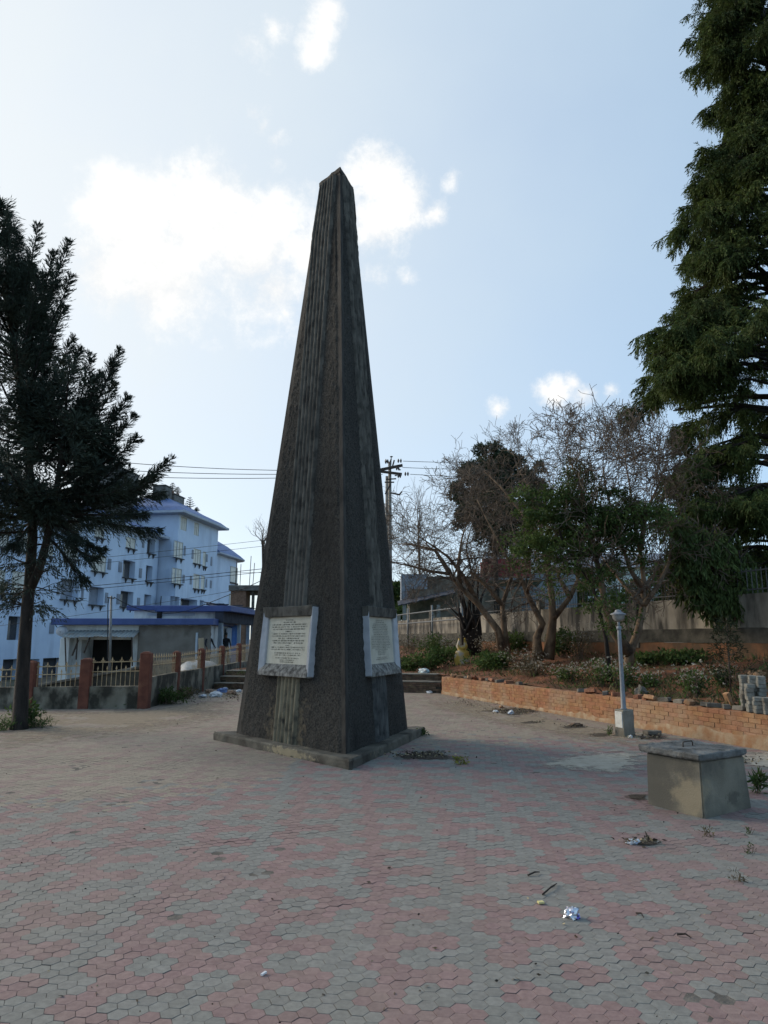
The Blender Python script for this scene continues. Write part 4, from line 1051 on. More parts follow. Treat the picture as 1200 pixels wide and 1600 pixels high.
# ramp wall behind the front railing
o = thing('ramp_wall', 'sloping dark concrete ramp wall behind the front railing', 'wall', (-9, 20, -.4))
a_, c_ = D(20, 1080, 19.6), D(222, 1044, 19.6)
b = MB(); b.hexa([Vector((a_.x, 19.6, -.5)), Vector((c_.x, 19.6, -.5)), Vector((c_.x, 19.85, -.5)), Vector((a_.x, 19.85, -.5)), Vector((a_.x, 19.6, a_.z)), Vector((c_.x, 19.6, c_.z)), Vector((c_.x, 19.85, c_.z)), Vector((a_.x, 19.85, a_.z))])
w_ = b.build('wall', m_ledge, o); roughen(w_, .015, 3, 5, 40, .3)
b = MB(); b.bar(Vector((a_.x, 19.72, a_.z + .035)), Vector((c_.x, 19.72, c_.z + .035)), .34, .07); b.build('coping', m_conc, o, bevel=.01)
# white tarpaulin heap
tp = Vector((-6.45, 25.2, -.1)); th_ = []
o = thing('tarpaulin_heap', 'rounded heap under a dirty white tarpaulin behind the side railing', 'tarpaulin', tp)
NU, NV = 40, 16; V = []
for j in range(NV):
    t = j / (NV - 1)
    for i in range(NU):
        a = 2 * pi * i / NU; r_ = cos(t * pi / 2) ** .55
        V.append((tp.x + .78 * r_ * cos(a), tp.y + 1.3 * r_ * sin(a), tp.z + .95 * sin(t * pi / 2) ** .8))
V = np.array(V); V += .05 * np.stack([vnoise(V, 3, s_) for s_ in (1, 2, 3)], 1) + .02 * np.stack([vnoise(V, 9, s_) for s_ in (4, 5, 6)], 1)
i = np.arange(NV - 1)[:, None] * NU; jj = np.arange(NU)[None]; j2 = (jj + 1) % NU
np_mesh('tarpaulin_sheet', V, np.stack([i + jj, i + j2, i + NU + j2, i + NU + jj], -1).reshape(-1, 4), mat('white_tarpaulin', (.42, .45, .48), (.60, .62, .64), scale=4, rough=.5, c3=(.28, .2, .13), s3=2.2, r3=(.55, .68)), o, smooth_=True)

# building under construction behind the shop
uc = thing('unfinished_building', 'half built concrete frame with bare steel rods behind the blue wing', 'building', (-10.5, 62, 0))
b = MB(); b.box((-9.9, 63.5, 5.85), (6.6, 7, .45)); b.build('floor_slab', m_tank, uc)
m_rbrick = mat('brown_brickwork', (.16, .09, .06), (.25, .15, .10), scale=6, coord='World')
b = MB(); b.box((-12.4, 61.2, 2.6), (1.3, 2, 6.05)); b.build('brick_panel', m_rbrick, uc)
for x in (-11.2, -10.4, -9.6, -8.8, -7.6):
    b = MB(); b.box((x, 60.6, 2.3), (.22, .22, 6.66)); b.build('prop', m_conc, uc)
for x, h in ((-12.8, 2.3), (-12.4, 1.9), (-11.6, 2.6), (-11.3, 2.0), (-10.2, 1.8), (-9.8, 2.2), (-8.6, 1.9)):
    b = MB(); b.tube([(x, 60.8, 6.06), (x + R.uniform(-.1, .1), 60.8, 6.06 + h)], .03, 5); b.build('steel_rod', m_iron, uc)
b = MB(); b.bar((-12.9, 60.8, 7.2), (-7, 60.8, 7.25), .03, .03); b.build('tie_bar', m_iron, uc)

# grey shed and red-signed building behind the boundary wall
m_shed = mat('blue_grey_sheet', (.19, .21, .24), (.25, .27, .30), scale=1.5, coord='World', rough=.6, c3=(.14, .14, .14), s3=2)
m_block2 = mat('brown_blockwork', (.13, .105, .08), (.20, .165, .13), scale=2.5, coord='World', c3=(.08, .07, .055), s3=2)
sh = thing('shed', 'grey sheet-metal shed on brown block wall with dark lean-to roof beyond the wall', 'shed', (4, 44, 1.5))
a_, c_ = D(640, 940, 46), D(757, 900, 46)
b = MB(); b.box(((a_.x + c_.x) / 2 + 1.2, 48.2, 3.0), (c_.x - a_.x + 2.4, 4, 3.6)); b.build('block_wall', m_block2, sh)
a_, c_ = D(627, 897, 46.6), D(668, 940, 46.6)
b = MB(); b.box(((a_.x + c_.x) / 2, 48, (a_.z + c_.z) / 2), (c_.x - a_.x, 2.8, a_.z - c_.z)); b.box((a_.x + .38, 46.56, c_.z + .7), (.12, .06, 1.2)); b.build('metal_box', m_shed, sh)
a2, c2 = D(668, 900, 47), D(760, 930, 47)
b = MB(); b.box(((a2.x + c2.x) / 2, 48.6, (a2.z + c2.z) / 2), (c2.x - a2.x, 2.6, a2.z - c2.z)); b.build('rear_wall', m_block2, sh)
r0, r1, r2 = D(622, 946, 44.6), D(712, 926, 44.6), D(712, 922, 46.4)
V = []
for i in range(40):
    t = i / 39; x = r0.x + (r1.x - r0.x) * t; zf_ = r0.z + (r1.z - r0.z) * t + .015 * sin(i * .9) + .03 * R.random()
    V += [(x, 44.6, zf_), (x, 46.6, zf_ + .35)]
i = np.arange(39) * 2
o = np_mesh('lean_to_roof', np.array(V), np.stack([i, i + 2, i + 3, i + 1], -1), m_dfas, sh); o.modifiers.new('thick', 'SOLIDIFY').thickness = .06
for px in (632, 685):
    p = D(px, 950, 44.8); b = MB(); b.box((p.x, 44.8, 2.4), (.22, .22, 2.6)); b.build('support_post', m_gpole, sh)
m_redsign = mat('faded_red_panel', (.17, .03, .035), (.26, .06, .06), scale=3, coord='World')
rs = thing('rear_shop', 'dim building with a faded red front panel glimpsed through bare trees', 'building', (9, 52, 2))
b = MB(); b.box((10.5, 55, 3.6), (7.6, 5, 5.6)); b.build('wall', m_shed, rs)
a_, c_ = D(758, 870, 51), D(835, 898, 51)
b = MB(); b.box(((a_.x + c_.x) / 2, 52.3, (a_.z + c_.z) / 2), (c_.x - a_.x, .3, a_.z - c_.z)); b.build('front_panel', m_redsign, rs)
a_, c_ = D(752, 878, 50.6), D(764, 915, 50.6)
b = MB(); b.box(((a_.x + c_.x) / 2, 50.9, (a_.z + c_.z) / 2), (c_.x - a_.x, .5, a_.z - c_.z)); b.build('upright_sign', m_redsign, rs)
a_, c_ = D(765, 902, 50), D(850, 930, 50)
b = MB(); b.box(((a_.x + c_.x) / 2, 51, a_.z - .3), (c_.x - a_.x, 2.2, .1), rx=-.15); b.build('roof', m_shed, rs)
wh = thing('white_house', 'pale house with orange-lit wall far behind the middle bare tree', 'house', (16, 62, 2.5))
b = MB(); b.box((18, 66, 5.2), (16, 5, 5.4)); b.build('wall', m_swhite, wh)
b = MB(); b.loft([[(9.4, 62.8, 7.9), (26.6, 62.8, 7.9), (26.6, 69.2, 7.9), (9.4, 69.2, 7.9)], [(9.4, 65.9, 9.5), (26.6, 65.9, 9.5), (26.6, 66.1, 9.5), (9.4, 66.1, 9.5)]]); b.build('roof', m_shed, wh)
for x in (11.5, 14.5, 17.5, 20.5):
    b = MB(); b.box((x, 63.48, 5.4), (1.2, .06, 1.3)); b.build('window', m_dpane, wh)

# ---------------------------------------------------------------- poles and wires
m_pole = mat('concrete_pole', (.22, .20, .175), (.32, .30, .26), scale=6, coord='World', c3=(.13, .11, .10), s3=2)
m_ins = mat('brown_insulator', (.025, .018, .016), (.05, .04, .035), scale=4, rough=.3, spec=.6)
m_wire = mat('black_wire', (.02, .02, .022), rough=.6)
up = thing('utility_pole', 'twin concrete utility pole with crossarms and dark disc insulators rising behind the obelisk', 'utility pole', (.25, 30, 0))
pt_ = lambda px, py, y=30: D(px, py, y)
p = pt_(609, 722); b = MB(); b.tube([(p.x, 30, 0), (p.x, 30, p.z)], [.125, .07], 8); b.build('pole', m_pole, up, smooth_=True)
p = pt_(604.5, 740); b = MB(); b.tube([(p.x, 30.5, 0), (p.x, 30.5, p.z)], [.11, .062], 8); b.build('pole', m_pole, up, smooth_=True)
for a_, c_, w_ in (((590, 735), (629, 727), .11), ((590, 736), (628, 741), .10), ((603, 749), (619, 748), .05), ((601, 753.5), (616, 753.5), .05), ((610, 770), (624, 773), .06), ((624, 773), (628, 768), .06), ((604, 806), (613, 806), .06), ((602, 772), (610, 757), .06)):
    b = MB(); b.bar(pt_(*a_, 29.85), pt_(*c_, 29.85), w_, w_); b.build('crossarm', m_iron, up)
def disc(px, py, r, y=29.8, ax='x'):
    c = pt_(px, py, y); b = MB(); nn_ = 12
    lo = []
    for r_, h in ((.03, -.5), (.6, -.38), (1, -.1), (1, .12), (.4, .3), (.03, .5)):
        ring = []
        for i in range(nn_):
            a = 2 * pi * i / nn_; u, v, w = r * r_ * cos(a), r * r_ * sin(a), r * h
            ring.append(c + (Vector((w, u, v)) if ax == 'x' else Vector((u, v, w))))
        lo.append(ring)
    b.loft(lo); b.build('insulator', m_ins, up, smooth_=True)
for a_ in ((603, 721, .11), (606, 721, .10), (622.5, 720, .095), (626.5, 720, .095), (620, 732, .09), (623, 732, .09), (633.5, 740.5, .095), (637.5, 740.5, .095), (622.5, 743.5, .10), (625.5, 743.5, .10)): disc(*a_)
for a_ in ((611.5, 713.5, .07), (624.5, 734, .06), (618.5, 743, .06), (616, 748, .04), (615.5, 802.5, .035), (611, 819, .035)): disc(*a_, ax='z')
b = MB(); b.tube([pt_(611, 726), pt_(611.3, 714)], .02, 5); b.tube([pt_(613.5, 728), pt_(616, 719)], .035, 5); b.tube([pt_(607, 728), pt_(611, 718), pt_(611.4, 717)], .03, 5); b.build('insulator_pin', m_iron, up)
def wire(lab, a, c, sag=.3, r=.012, n=20):
    A, B = (Vector(v) for v in (a, c))
    pts = [A.lerp(B, i / n) - Vector((0, 0, sag * 4 * (i / n) * (1 - i / n))) for i in range(n + 1)]
    b = MB(); b.tube(pts, r, 5); o = b.build('overhead_wire', m_wire); tag(o, lab, 'wire', 'overhead wires')
wire('upper thin wire running right from the utility pole into the bare trees', D(630, 720.5, 29.8), D(1010, 712, 45), .25)
wire('middle thin wire running right from the utility pole into the bare trees', D(629, 730.5, 29.8), D(1010, 724, 45), .25)
wire('lower thin wire running right from the utility pole into the bare trees', D(641, 741, 29.8), D(1010, 740, 45), .25)
wire('highest of the three wires crossing the sky left of the obelisk', D(595, 733, 29.8), D(-260, 664, 22), .55, .013)
wire('middle one of the three wires crossing the sky left of the obelisk', D(597, 737, 29.8), D(-260, 694, 22), .45, .013)
wire('lowest of the three wires crossing the sky left of the obelisk', D(598, 741, 29.8), D(-260, 712, 22), .42, .013)
wire('thick dark wire crossing the blue facade, the upper of a close pair', D(-200, 945, 27), D(596, 868, 30), .1, .013)
wire('thick dark wire crossing the blue facade, the lower of a close pair', D(-200, 950, 27), D(596, 873, 30), .1, .011)
wire('faint upper wire across the top windows of the blue block', D(-200, 905, 27), D(596, 822, 30), .1, .008)
wire('faint lower wire across the top windows of the blue block', D(-200, 912, 27), D(596, 832, 30), .1, .008)
wire('faint wire low over the shop roof', D(-100, 990, 31), D(596, 880, 30), .2, .008)
stp = thing('service_pole', 'slim grey metal pole with a small crossarm before the tin awning', 'pole', (D(172, 1000, 31).x, 31, -.4))
p = D(174, 931, 31); q = D(171.5, 1060, 31)
b = MB(); b.tube([(q.x, 31, -.45), p], [.06, .048], 8); b.build('pole', m_gpole, stp, smooth_=True)
b = MB(); b.bar(D(169, 934, 31) + Vector((0, -.1, 0)), D(180, 935, 31) + Vector((0, -.1, 0)), .05, .05); b.build('crossarm', m_iron, stp)
b = MB(); b.tube([D(170, 935, 30.9), D(168.5, 945, 30.9), D(168.3, 990, 30.9), D(168, 1030, 30.9)], .022, 5); b.build('cable', m_wire, stp)
A, B = D(178, 933, 31), D(318, 945, 35)
wire('black service cable sagging from the slim pole to the shop roof', A, B, .55, .017)
wire('black service cable rising from the shop roof towards the utility pole', B, D(598, 800, 30.2), .3, .017)
# ---------------------------------------------------------------- vegetation
m_bark_d = mat('dark_bark', (.014, .011, .009), (.04, .030, .024), scale=9, stretch=(1, 1, .25), detail=8, coord='World', bump=.8, bscale=30)
m_bark_p = mat('pale_brown_bark', (.11, .07, .043), (.245, .17, .108), scale=7, stretch=(1, 1, .22), detail=8, coord='World', bump=.8, bscale=28, c3=(.06, .04, .028), s3=3, r3=(.52, .68))
m_twig = mat('bare_twig_bark', (.08, .058, .043), (.16, .12, .088), scale=5, coord='World')
m_ndl = mat('deodar_needles', (.021, .031, .023), (.046, .060, .041), scale=1.2, coord='World', island=.35, rough=.8, translucent=.12)
m_cyp = mat('cypress_sprays', (.040, .060, .017), (.085, .115, .030), scale=.8, coord='World', island=.4, hue=.012, rough=.8, translucent=.25)
m_cyp2 = mat('dark_cypress_sprays', (.024, .036, .019), (.044, .062, .032), scale=.8, coord='World', island=.35, rough=.85, translucent=.12)
m_leaf = mat('green_leaves', (.04, .068, .018), (.075, .112, .03), scale=1, coord='World', island=.45, hue=.015, translucent=.35)
m_weed = mat('weed_leaves', (.035, .065, .018), (.08, .125, .032), scale=1.5, coord='World', island=.45, hue=.02, translucent=.3)
m_dryw = mat('dry_weeds', (.075, .06, .03), (.16, .125, .07), scale=2, coord='World', island=.45, hue=.02, translucent=.2)
m_flow = mat('whitish_flower_heads', (.30, .27, .21), (.46, .42, .35), scale=3, island=.3, translucent=.2)

def bez(P, t):
    t = np.asarray(t)[:, None]; P = [np.array(p[:]) for p in P]
    return (1 - t) ** 3 * P[0] + 3 * t * (1 - t) ** 2 * P[1] + 3 * t * t * (1 - t) * P[2] + t ** 3 * P[3]

class Tree:
    def __init__(s): s.C = []; s.Dv = []; s.L = []; s.W = []; s.wood = MB(); s.jit = .42
    def conifer_branch(s, a, c, up=.35, n=46, tl=.55, droop=.25, leaf=(.11, .022), per=9, fwd=.6, r0=.035, start=.16, tip=.14, twig_wood=False):
        a = Vector(a); c = Vector(c); d = c - a; h = Vector((d.x, d.y, 0)); ln = d.length
        p1 = a + h * .38 + Vector((0, 0, d.z * .12 - .05 * ln)); p2 = c - h * .22 - Vector((0, 0, abs(up) * ln * .5 if up > 0 else up * ln * .5))
        B = (a, p1, p2, c)
        tt = np.linspace(0, 1, 9); pts = bez(B, tt)
        s.wood.tube([tuple(p) for p in pts], [r0 * (1 - .88 * t) for t in tt], 5)
        t = start + (1 - start) * RN.random(n) ** .85
        t.sort()
        p = bez(B, t); T = bez(B, np.clip(t + .02, 0, 1.02)) - bez(B, t - .02); T /= np.linalg.norm(T, axis=1, keepdims=True)
        rn = RN.normal(size=(n, 3)); rn[:, 2] *= .45; pr = rn - T * (rn * T).sum(1, keepdims=True); pr /= np.linalg.norm(pr, axis=1, keepdims=True)
        td = T * fwd + pr * .85 + np.array([0, 0, -droop]); td /= np.linalg.norm(td, axis=1, keepdims=True)
        le = (tl * (1 - t) ** .6 + tip) * RN.uniform(.6, 1.25, n)
        u = np.linspace(.08, 1, per)
        C = p[:, None] + td[:, None] * (le[:, None] * u[None])[..., None] + np.array([0, 0, -1])[None, None] * (droop * .5 * le[:, None] * u[None] ** 2)[..., None]
        Dv = td[:, None] * .9 + RN.normal(0, s.jit, (n, per, 3)) + T[:, None] * .25 + np.array([0, 0, -droop * .6])
        s.C.append(C.reshape(-1, 3)); s.Dv.append(Dv.reshape(-1, 3))
        k = n * per; s.L.append(leaf[0] * RN.uniform(.6, 1.4, k)); s.W.append(leaf[1] * RN.uniform(.7, 1.3, k))
    def clump(s, c, rad, n, leaf, bias=(0, 0, 0), shell=.5):
        v = RN.normal(size=(n, 3)); v /= np.linalg.norm(v, axis=1, keepdims=True)
        rr_ = (shell + (1 - shell) * RN.random((n, 1)))
        s.C.append(np.array(c[:]) + v * rr_ * np.array(rad)); s.Dv.append(v * .6 + RN.normal(0, .6, (n, 3)) + np.array(bias))
        s.L.append(leaf[0] * RN.uniform(.6, 1.4, n)); s.W.append(leaf[1] * RN.uniform(.6, 1.4, n))
    def done(s, obj, fm, wm, fname='foliage', wname='trunk'):
        s.wood.build(wname, wm, obj, smooth_=True)
        if s.C:
            V, Q = leaves(np.concatenate(s.C), np.concatenate(s.Dv), np.concatenate(s.L), np.concatenate(s.W))
            np_mesh(fname, V, Q, fm, obj)

# --- left conifer
Y1 = 13.2
tb = G(29, 1140)
t1 = thing('conifer_tree', 'dark feathery conifer with forked trunk standing on the left of the paved square', 'tree', tb)
T = Tree(); T.jit = .26
def pl_(pts, Y, dy=0): return [D(x, y, Y + dy * i) for i, (x, y) in enumerate(pts)]
stem = [tb - Vector((0, 0, .1))] + pl_([(31, 1125), (35, 1060), (39, 1000), (43, 945), (46, 915)], Y1)
T.wood.tube(stem, [.18, .135, .118, .11, .105, .10], 10)
sA = pl_([(46, 918), (48, 880), (51, 840), (50, 780), (42, 690), (28, 580), (12, 480), (-6, 390), (-22, 300)], Y1, .03)
sB = pl_([(45, 925), (60, 893), (72, 850), (82, 800), (92, 740), (99, 680), (104, 620)], Y1, -.06)
T.wood.tube(sA, [.10, .095, .088, .08, .07, .06, .045, .03, .02], 8); T.wood.tube(sB, [.09, .08, .072, .064, .05, .04, .02], 8)
def on(px, py, Y=Y1): return D(px, py, Y)
spec = [((20, 520), (14, 335), 13.1), ((20, 520), (60, 353), 13.0), ((22, 560), (30, 372), 13.4), ((25, 560), (108, 378), 13.3), ((25, 580), (85, 395), 12.8), ((28, 590), (112, 432), 13.0), ((30, 620), (100, 480), 12.9),
        ((35, 660), (113, 528), 13.2), ((42, 700), (125, 545), 13.5), ((95, 720), (142, 555), 13.0), ((95, 720), (158, 585), 13.3), ((99, 700), (188, 548), 13.0), ((99, 720), (178, 600), 12.7), ((98, 740), (200, 620), 13.2),
        ((96, 740), (214, 684), 13.0), ((94, 750), (208, 650), 13.3), ((90, 770), (269, 716), 13.0), ((88, 775), (240, 745), 12.7), ((88, 790), (225, 760), 13.4), ((85, 800), (255, 770), 13.1), ((84, 800), (247, 826), 13.0), ((82, 815), (205, 800), 13.4),
        ((82, 800), (228, 800), 12.6), ((80, 815), (160, 856), 12.9), ((78, 830), (150, 870), 12.4), ((50, 830), (-40, 830), 12.8), ((50, 800), (-90, 780), 13), ((50, 820), (20, 850), 12.3), ((82, 820), (118, 838), 12.2),
        ((76, 842), (134, 905), 12.9)]
for (s0, tp_, Yt) in spec:
    a = on(*s0); c = D(*tp_, Yt); ln = (c - a).length; low = s0[1] > 785
    T.conifer_branch(a, c, up=.5 if not low else .05, n=int(70 + 55 * ln), tl=.34 if not low else .40, droop=.10 if not low else .42, per=13, fwd=.95, start=.2, tip=.06, leaf=(.072, .0125))
for (s0, tp_, Yt) in spec:
    if s0[1] > 785: continue
    for q in range(2):
        f_ = R.uniform(.55, .85); c = D(s0[0] + (tp_[0] - s0[0]) * f_ + R.uniform(-14, 10), s0[1] + (tp_[1] - s0[1]) * f_ + R.uniform(-10, 22), Yt + R.uniform(-.35, .35)); a = on(s0[0], s0[1] + R.uniform(-10, 30)); ln = (c - a).length
        T.conifer_branch(a, c, up=.5, n=int(50 + 45 * ln), tl=.32, droop=.14, per=13, fwd=.95, start=.18, tip=.06, leaf=(.072, .0125))

def stempt(z):
    for i in range(len(sA) - 1):
        if sA[i].z <= z <= sA[i + 1].z: return sA[i].lerp(sA[i + 1], (z - sA[i].z) / (sA[i + 1].z - sA[i].z))
    return sA[-1]
for i in range(105):
    z = 3.75 + 6.9 * R.random() ** 1.12
    top = 11.6; rad = 2.5 * min(1, max(.12, (top - z) / 6.6)) ** .85
    if z < 4.2: rad *= .8
    if z > 6.8 and R.random() < .25: continue
    if z > 6.4: rad *= .85
    a = stempt(z); az = R.uniform(0, 2 * pi)
    # keep the branches on the picture's right side inside the measured outline
    ln = rad * R.uniform(.55, 1.0)
    if cos(az) > .25: ln = min(ln, rad * .48)
    rise = (.62 if z > 4.6 else .12) * ln * R.uniform(.6, 1.25)
    c = a + Vector((cos(az) * ln, sin(az) * ln, rise))
    T.conifer_branch(a, c, up=.45 if z > 4.6 else .02, n=int(40 + 38 * ln), tl=.38, droop=.12 if z > 4.6 else .4, per=13, fwd=.7, leaf=(.09, .015), r0=.03)
for i in range(44):           # second stem
    t = R.uniform(.42, .98); k_ = t * (len(sB) - 1); j = min(int(k_), len(sB) - 2); a = sB[j].lerp(sB[j + 1], k_ - j)
    az = R.uniform(0, 2 * pi); ln = R.uniform(.6, 1.45) * (1.2 - .5 * t)
    c = a + Vector((cos(az) * ln * .9, sin(az) * ln, ln * R.uniform(.2, .75)))
    T.conifer_branch(a, c, up=.4, n=int(40 + 30 * ln), tl=.38, droop=.2, per=9, leaf=(.11, .022), r0=.025)
for i in range(46):           # thin dying twigs low on the trunk
    z = R.uniform(2.05, 3.5); st_ = stem if z < 2.7 else sA
    a = min(stem + sA[:3] + sB[:4], key=lambda p: abs(p.z - z) + R.random() * .3)
    az = R.uniform(0, 2 * pi); ln = R.uniform(.3, .95); c = a + Vector((cos(az) * ln, sin(az) * ln, R.uniform(-.25, .3) * ln))
    T.conifer_branch(a, c, up=-.1, n=int(7 + 12 * R.random()), tl=.2, droop=.6, per=5, leaf=(.085, .02), r0=.013, start=.3)
T.done(t1, m_ndl, m_bark_d)

# --- right cypress
Y2 = 19.4
t2p = Vector((12.4, 20.0, 2.3))
t2 = thing('cypress_tree', 'very tall drooping olive green cypress rising behind the boundary wall at the right edge', 'tree', t2p)
T = Tree()

def ctr(z): return Vector((t2p.x + .25 * sin(z * .4), t2p.y, z))
T.wood.tube([ctr(z) for z in (2.0, 5, 9, 14, 19, 27)], [.42, .36, .3, .24, .17, .03], 9)
prof_px = [(20, 1092), (60, 1095), (100, 1105), (150, 1132), (200, 1118), (240, 1085), (290, 1085), (330, 1066), (370, 1064), (410, 1075), (440, 1060), (480, 1040), (510, 994), (560, 1000), (590, 990), (620, 1010), (650, 1045), (700, 1052), (740, 1024), (790, 1030), (830, 1030), (880, 1048), (920, 1066), (950, 1110)]
pz, prr = [], []
for y, x in prof_px:
    p = D(x, y, Y2); pz.append(p.z); prr.append(max(.35, ctr(p.z).x - p.x - .5))
o_ = np.argsort(pz); pz = np.array(pz)[o_]; prr = np.array(prr)[o_]
def crad(z): return float(np.interp(z, np.append(pz, [27]), np.append(prr, [.1])))
for i in range(46):           # bare limbs
    z = 3.2 + 20 * R.random(); az = pi + R.gauss(0, 1.1); ln = crad(z) * .8
    T.wood.tube([ctr(z - .4), ctr(z) + Vector((cos(az), sin(az), .05)) * ln * .5, ctr(z + .1) + Vector((cos(az), sin(az), 0)) * ln], [.11, .07, .02], 5)
T.jit = .34
for i in range(235):          # boughs, each a layered plume of drooping sprays
    z = 2.9 + 21.0 * (i + R.random()) / 235
    u_ = R.random()
    az = pi + R.gauss(0, .6) if u_ < .55 else (-pi / 2 + R.gauss(0, .7) if u_ < .82 else R.uniform(0, 2 * pi))
    w_ = crad(z); ln = w_ * (R.uniform(.78, 1.08) if cos(az) < -.5 else R.uniform(.7, 1.0))
    pxx = 600 + F * (ctr(z).x + cos(az) * ln) / ((t2p.y + sin(az) * ln) * CT + (z - CAMH) * ST)
    if 5.4 < z < 7.6 and pxx > 1110 and R.random() < .85: continue
    if 3.3 < z < 4.2 and R.random() < .4: continue
    dr = Vector((cos(az), sin(az), 0)); sd_ = Vector((-sin(az), cos(az), 0))
    root = ctr(z + .12 * ln); tipp = ctr(z) + dr * ln
    T.wood.tube([root, root.lerp(tipp, .5) + Vector((0, 0, .12 * ln)), tipp], [.07, .04, .012], 5)
    for q in range(int(5 + 3.0 * ln)):
        t = 1 - .62 * R.random() ** 1.5; base_ = root.lerp(tipp, t) + Vector((0, 0, .12 * ln * 4 * t * (1 - t)))
        lat = R.gauss(0, .55) * (1.1 - .5 * t); sl = R.uniform(.5, .95)
        c = base_ + dr * sl * R.uniform(.1, .7) + sd_ * lat + Vector((0, 0, R.uniform(-.55, .18)))
        T.conifer_branch(base_ - dr * .25, c, up=-.3, n=int(24 + 14 * sl), tl=.36, droop=.75, per=10, leaf=(.105, .028), fwd=.55, r0=.016, start=.15, tip=.16)
for px, py in ((1058, 905), (1070, 925), (1082, 938), (1095, 950), (1108, 958), (1122, 962), (1135, 958), (1148, 950), (1065, 880), (1090, 905), (1115, 925), (1140, 920), (1075, 860), (1100, 880), (1128, 890), (1150, 900), (1050, 860), (1160, 930), (1086, 930), (1118, 940)):
    for q in range(3):
        c = D(px + R.gauss(0, 6), py - 16 + R.gauss(0, 6), 16.4 + R.uniform(-.2, .5)); a = c + Vector((R.uniform(.1, .7), R.uniform(.2, .9), R.uniform(.5, 1.0)))
        T.conifer_branch(a, c, up=-.3, n=34, tl=.34, droop=.75, per=9, leaf=(.15, .045), fwd=.5, r0=.02, start=.1, tip=.15)
T.done(t2, m_cyp, m_bark_d)

# --- dark rounded conifer far behind
t3p = Vector((D(775, 900, 46).x, 46, 2.2))
t3 = thing('round_conifer', 'dense dark rounded conifer showing behind the bare branches', 'tree', t3p)
T = Tree()
T.wood.tube([t3p, t3p + Vector((0, 0, 6))], [.22, .12], 8)
lobes = [(772, 738, 1.9), (745, 758, 1.7), (805, 742, 1.8), (732, 785, 1.5), (775, 785, 2.2), (818, 780, 1.9), (722, 772, .9), (760, 718, 1.1), (792, 714, 1.2), (832, 745, 1.1), (775, 825, 1.8), (740, 815, 1.2), (810, 825, 1.7), (712, 795, .7)]
for x, y, r_ in lobes:
    for q in range(int(5 * r_)):
        v_ = Vector((R.gauss(0, 1), R.gauss(0, 1), R.gauss(0, 1))).normalized() * r_ * R.uniform(.55, .95)
        c = D(x, y, 46) + v_; rr_ = r_ * R.uniform(.25, .42); T.clump(c, (rr_, rr_, rr_ * 1.1), int(620 * rr_ * 1.3), (.26, .09), (0, 0, .35), .35)
T.done(t3, m_cyp2, m_bark_d)

# --- bare deciduous trees
def grow(mb, p, d, ln, r, lev, spread=.62, upw=.10, maxlev=5, nseg=4, tips=None):
    pts = [p.copy()]; rad = [r]; dd = d.normalized()
    for i in range(nseg):
        dd = (dd + Vector((R.gauss(0, .22), R.gauss(0, .22), R.gauss(0, .2) + upw))).normalized()
        pts.append(pts[-1] + dd * (ln / nseg)); rad.append(max(.0062, r * (1 - .62 * (i + 1) / nseg)))
    mb.tube(pts, rad, 3 if r < .012 else (4 if r < .03 else 6), cap=False)
    if lev >= maxlev:
        if tips is not None: tips.append((pts[-1], dd))
        return
    nc = R.choice((3, 3, 4)) if lev > 1 else 5
    for i in range(nc):
        k_ = R.uniform(.35, 1.0) if i else 1.0
        j = min(int(k_ * nseg), nseg - 1); q = pts[j].lerp(pts[j + 1], k_ * nseg - j)
        t = (pts[j + 1] - pts[j]).normalized(); rv = Vector((R.gauss(0, 1), R.gauss(0, 1), R.gauss(0, .8))); rv = (rv - t * rv.dot(t)).normalized()
        nd = (t + rv * R.uniform(spread * .6, spread * 1.4)).normalized()
        grow(mb, q, nd, ln * R.uniform(.55, .86), max(.004, rad[j] * .66), lev + 1, spread, upw, maxlev, nseg, tips)
def bare_tree(lab, base, Y, limbs, dy, ln, maxlev, upw, bark, kids=(5, 9), name='bare_tree', r0=.145):
    o = thing(name, lab, 'tree', base); tw = MB(); tr = MB(); tips = []
    for li, pts in enumerate(limbs):
        n_ = len(pts); P = []
        for i, (x, y) in enumerate(pts):
            P.append(D(x, y, Y + dy[li] * (i / max(1, n_ - 1)) ** 1.2))
        root = li == 0 or pts[0][1] > 1000
        rr0 = r0 if root else r0 * .62
        rads = [max(.014, rr0 * (1 - .9 * (i / (n_ - 1)) ** .8)) for i in range(n_)]
        if root: rads[0] *= 1.25
        tr.tube(P, rads, 9)
        for i in range(max(1, n_ // 2 - 1), n_ - 1):
            for _ in range(R.randint(*kids)):
                t = R.random(); q = P[i].lerp(P[i + 1], t); dv = (P[i + 1] - P[i]).normalized()
                rv = Vector((R.gauss(0, 1), R.gauss(0, 1), R.gauss(.2, .7)))
                grow(tw, q, dv * .45 + rv * .75, ln * R.uniform(.55, 1.2), rads[i + 1] * .62, 2, .85, upw, maxlev, 4, tips)
        grow(tw, P[-1], P[-1] - P[-2], ln * .8, rads[-1], 1, .95, upw, maxlev, 4, tips)
    t_ = tr.build('trunk', bark, o, smooth_=True); tw.build('crown', m_twig, o)
    return o, tips
def bz(px, Y):
    x = D(px, 1000, Y).x; return Vector((x, Y, float(bedz(np.array(x), np.array(Y))) - .06))
def fromb(px, Y):
    b_ = bz(px, Y); return b_
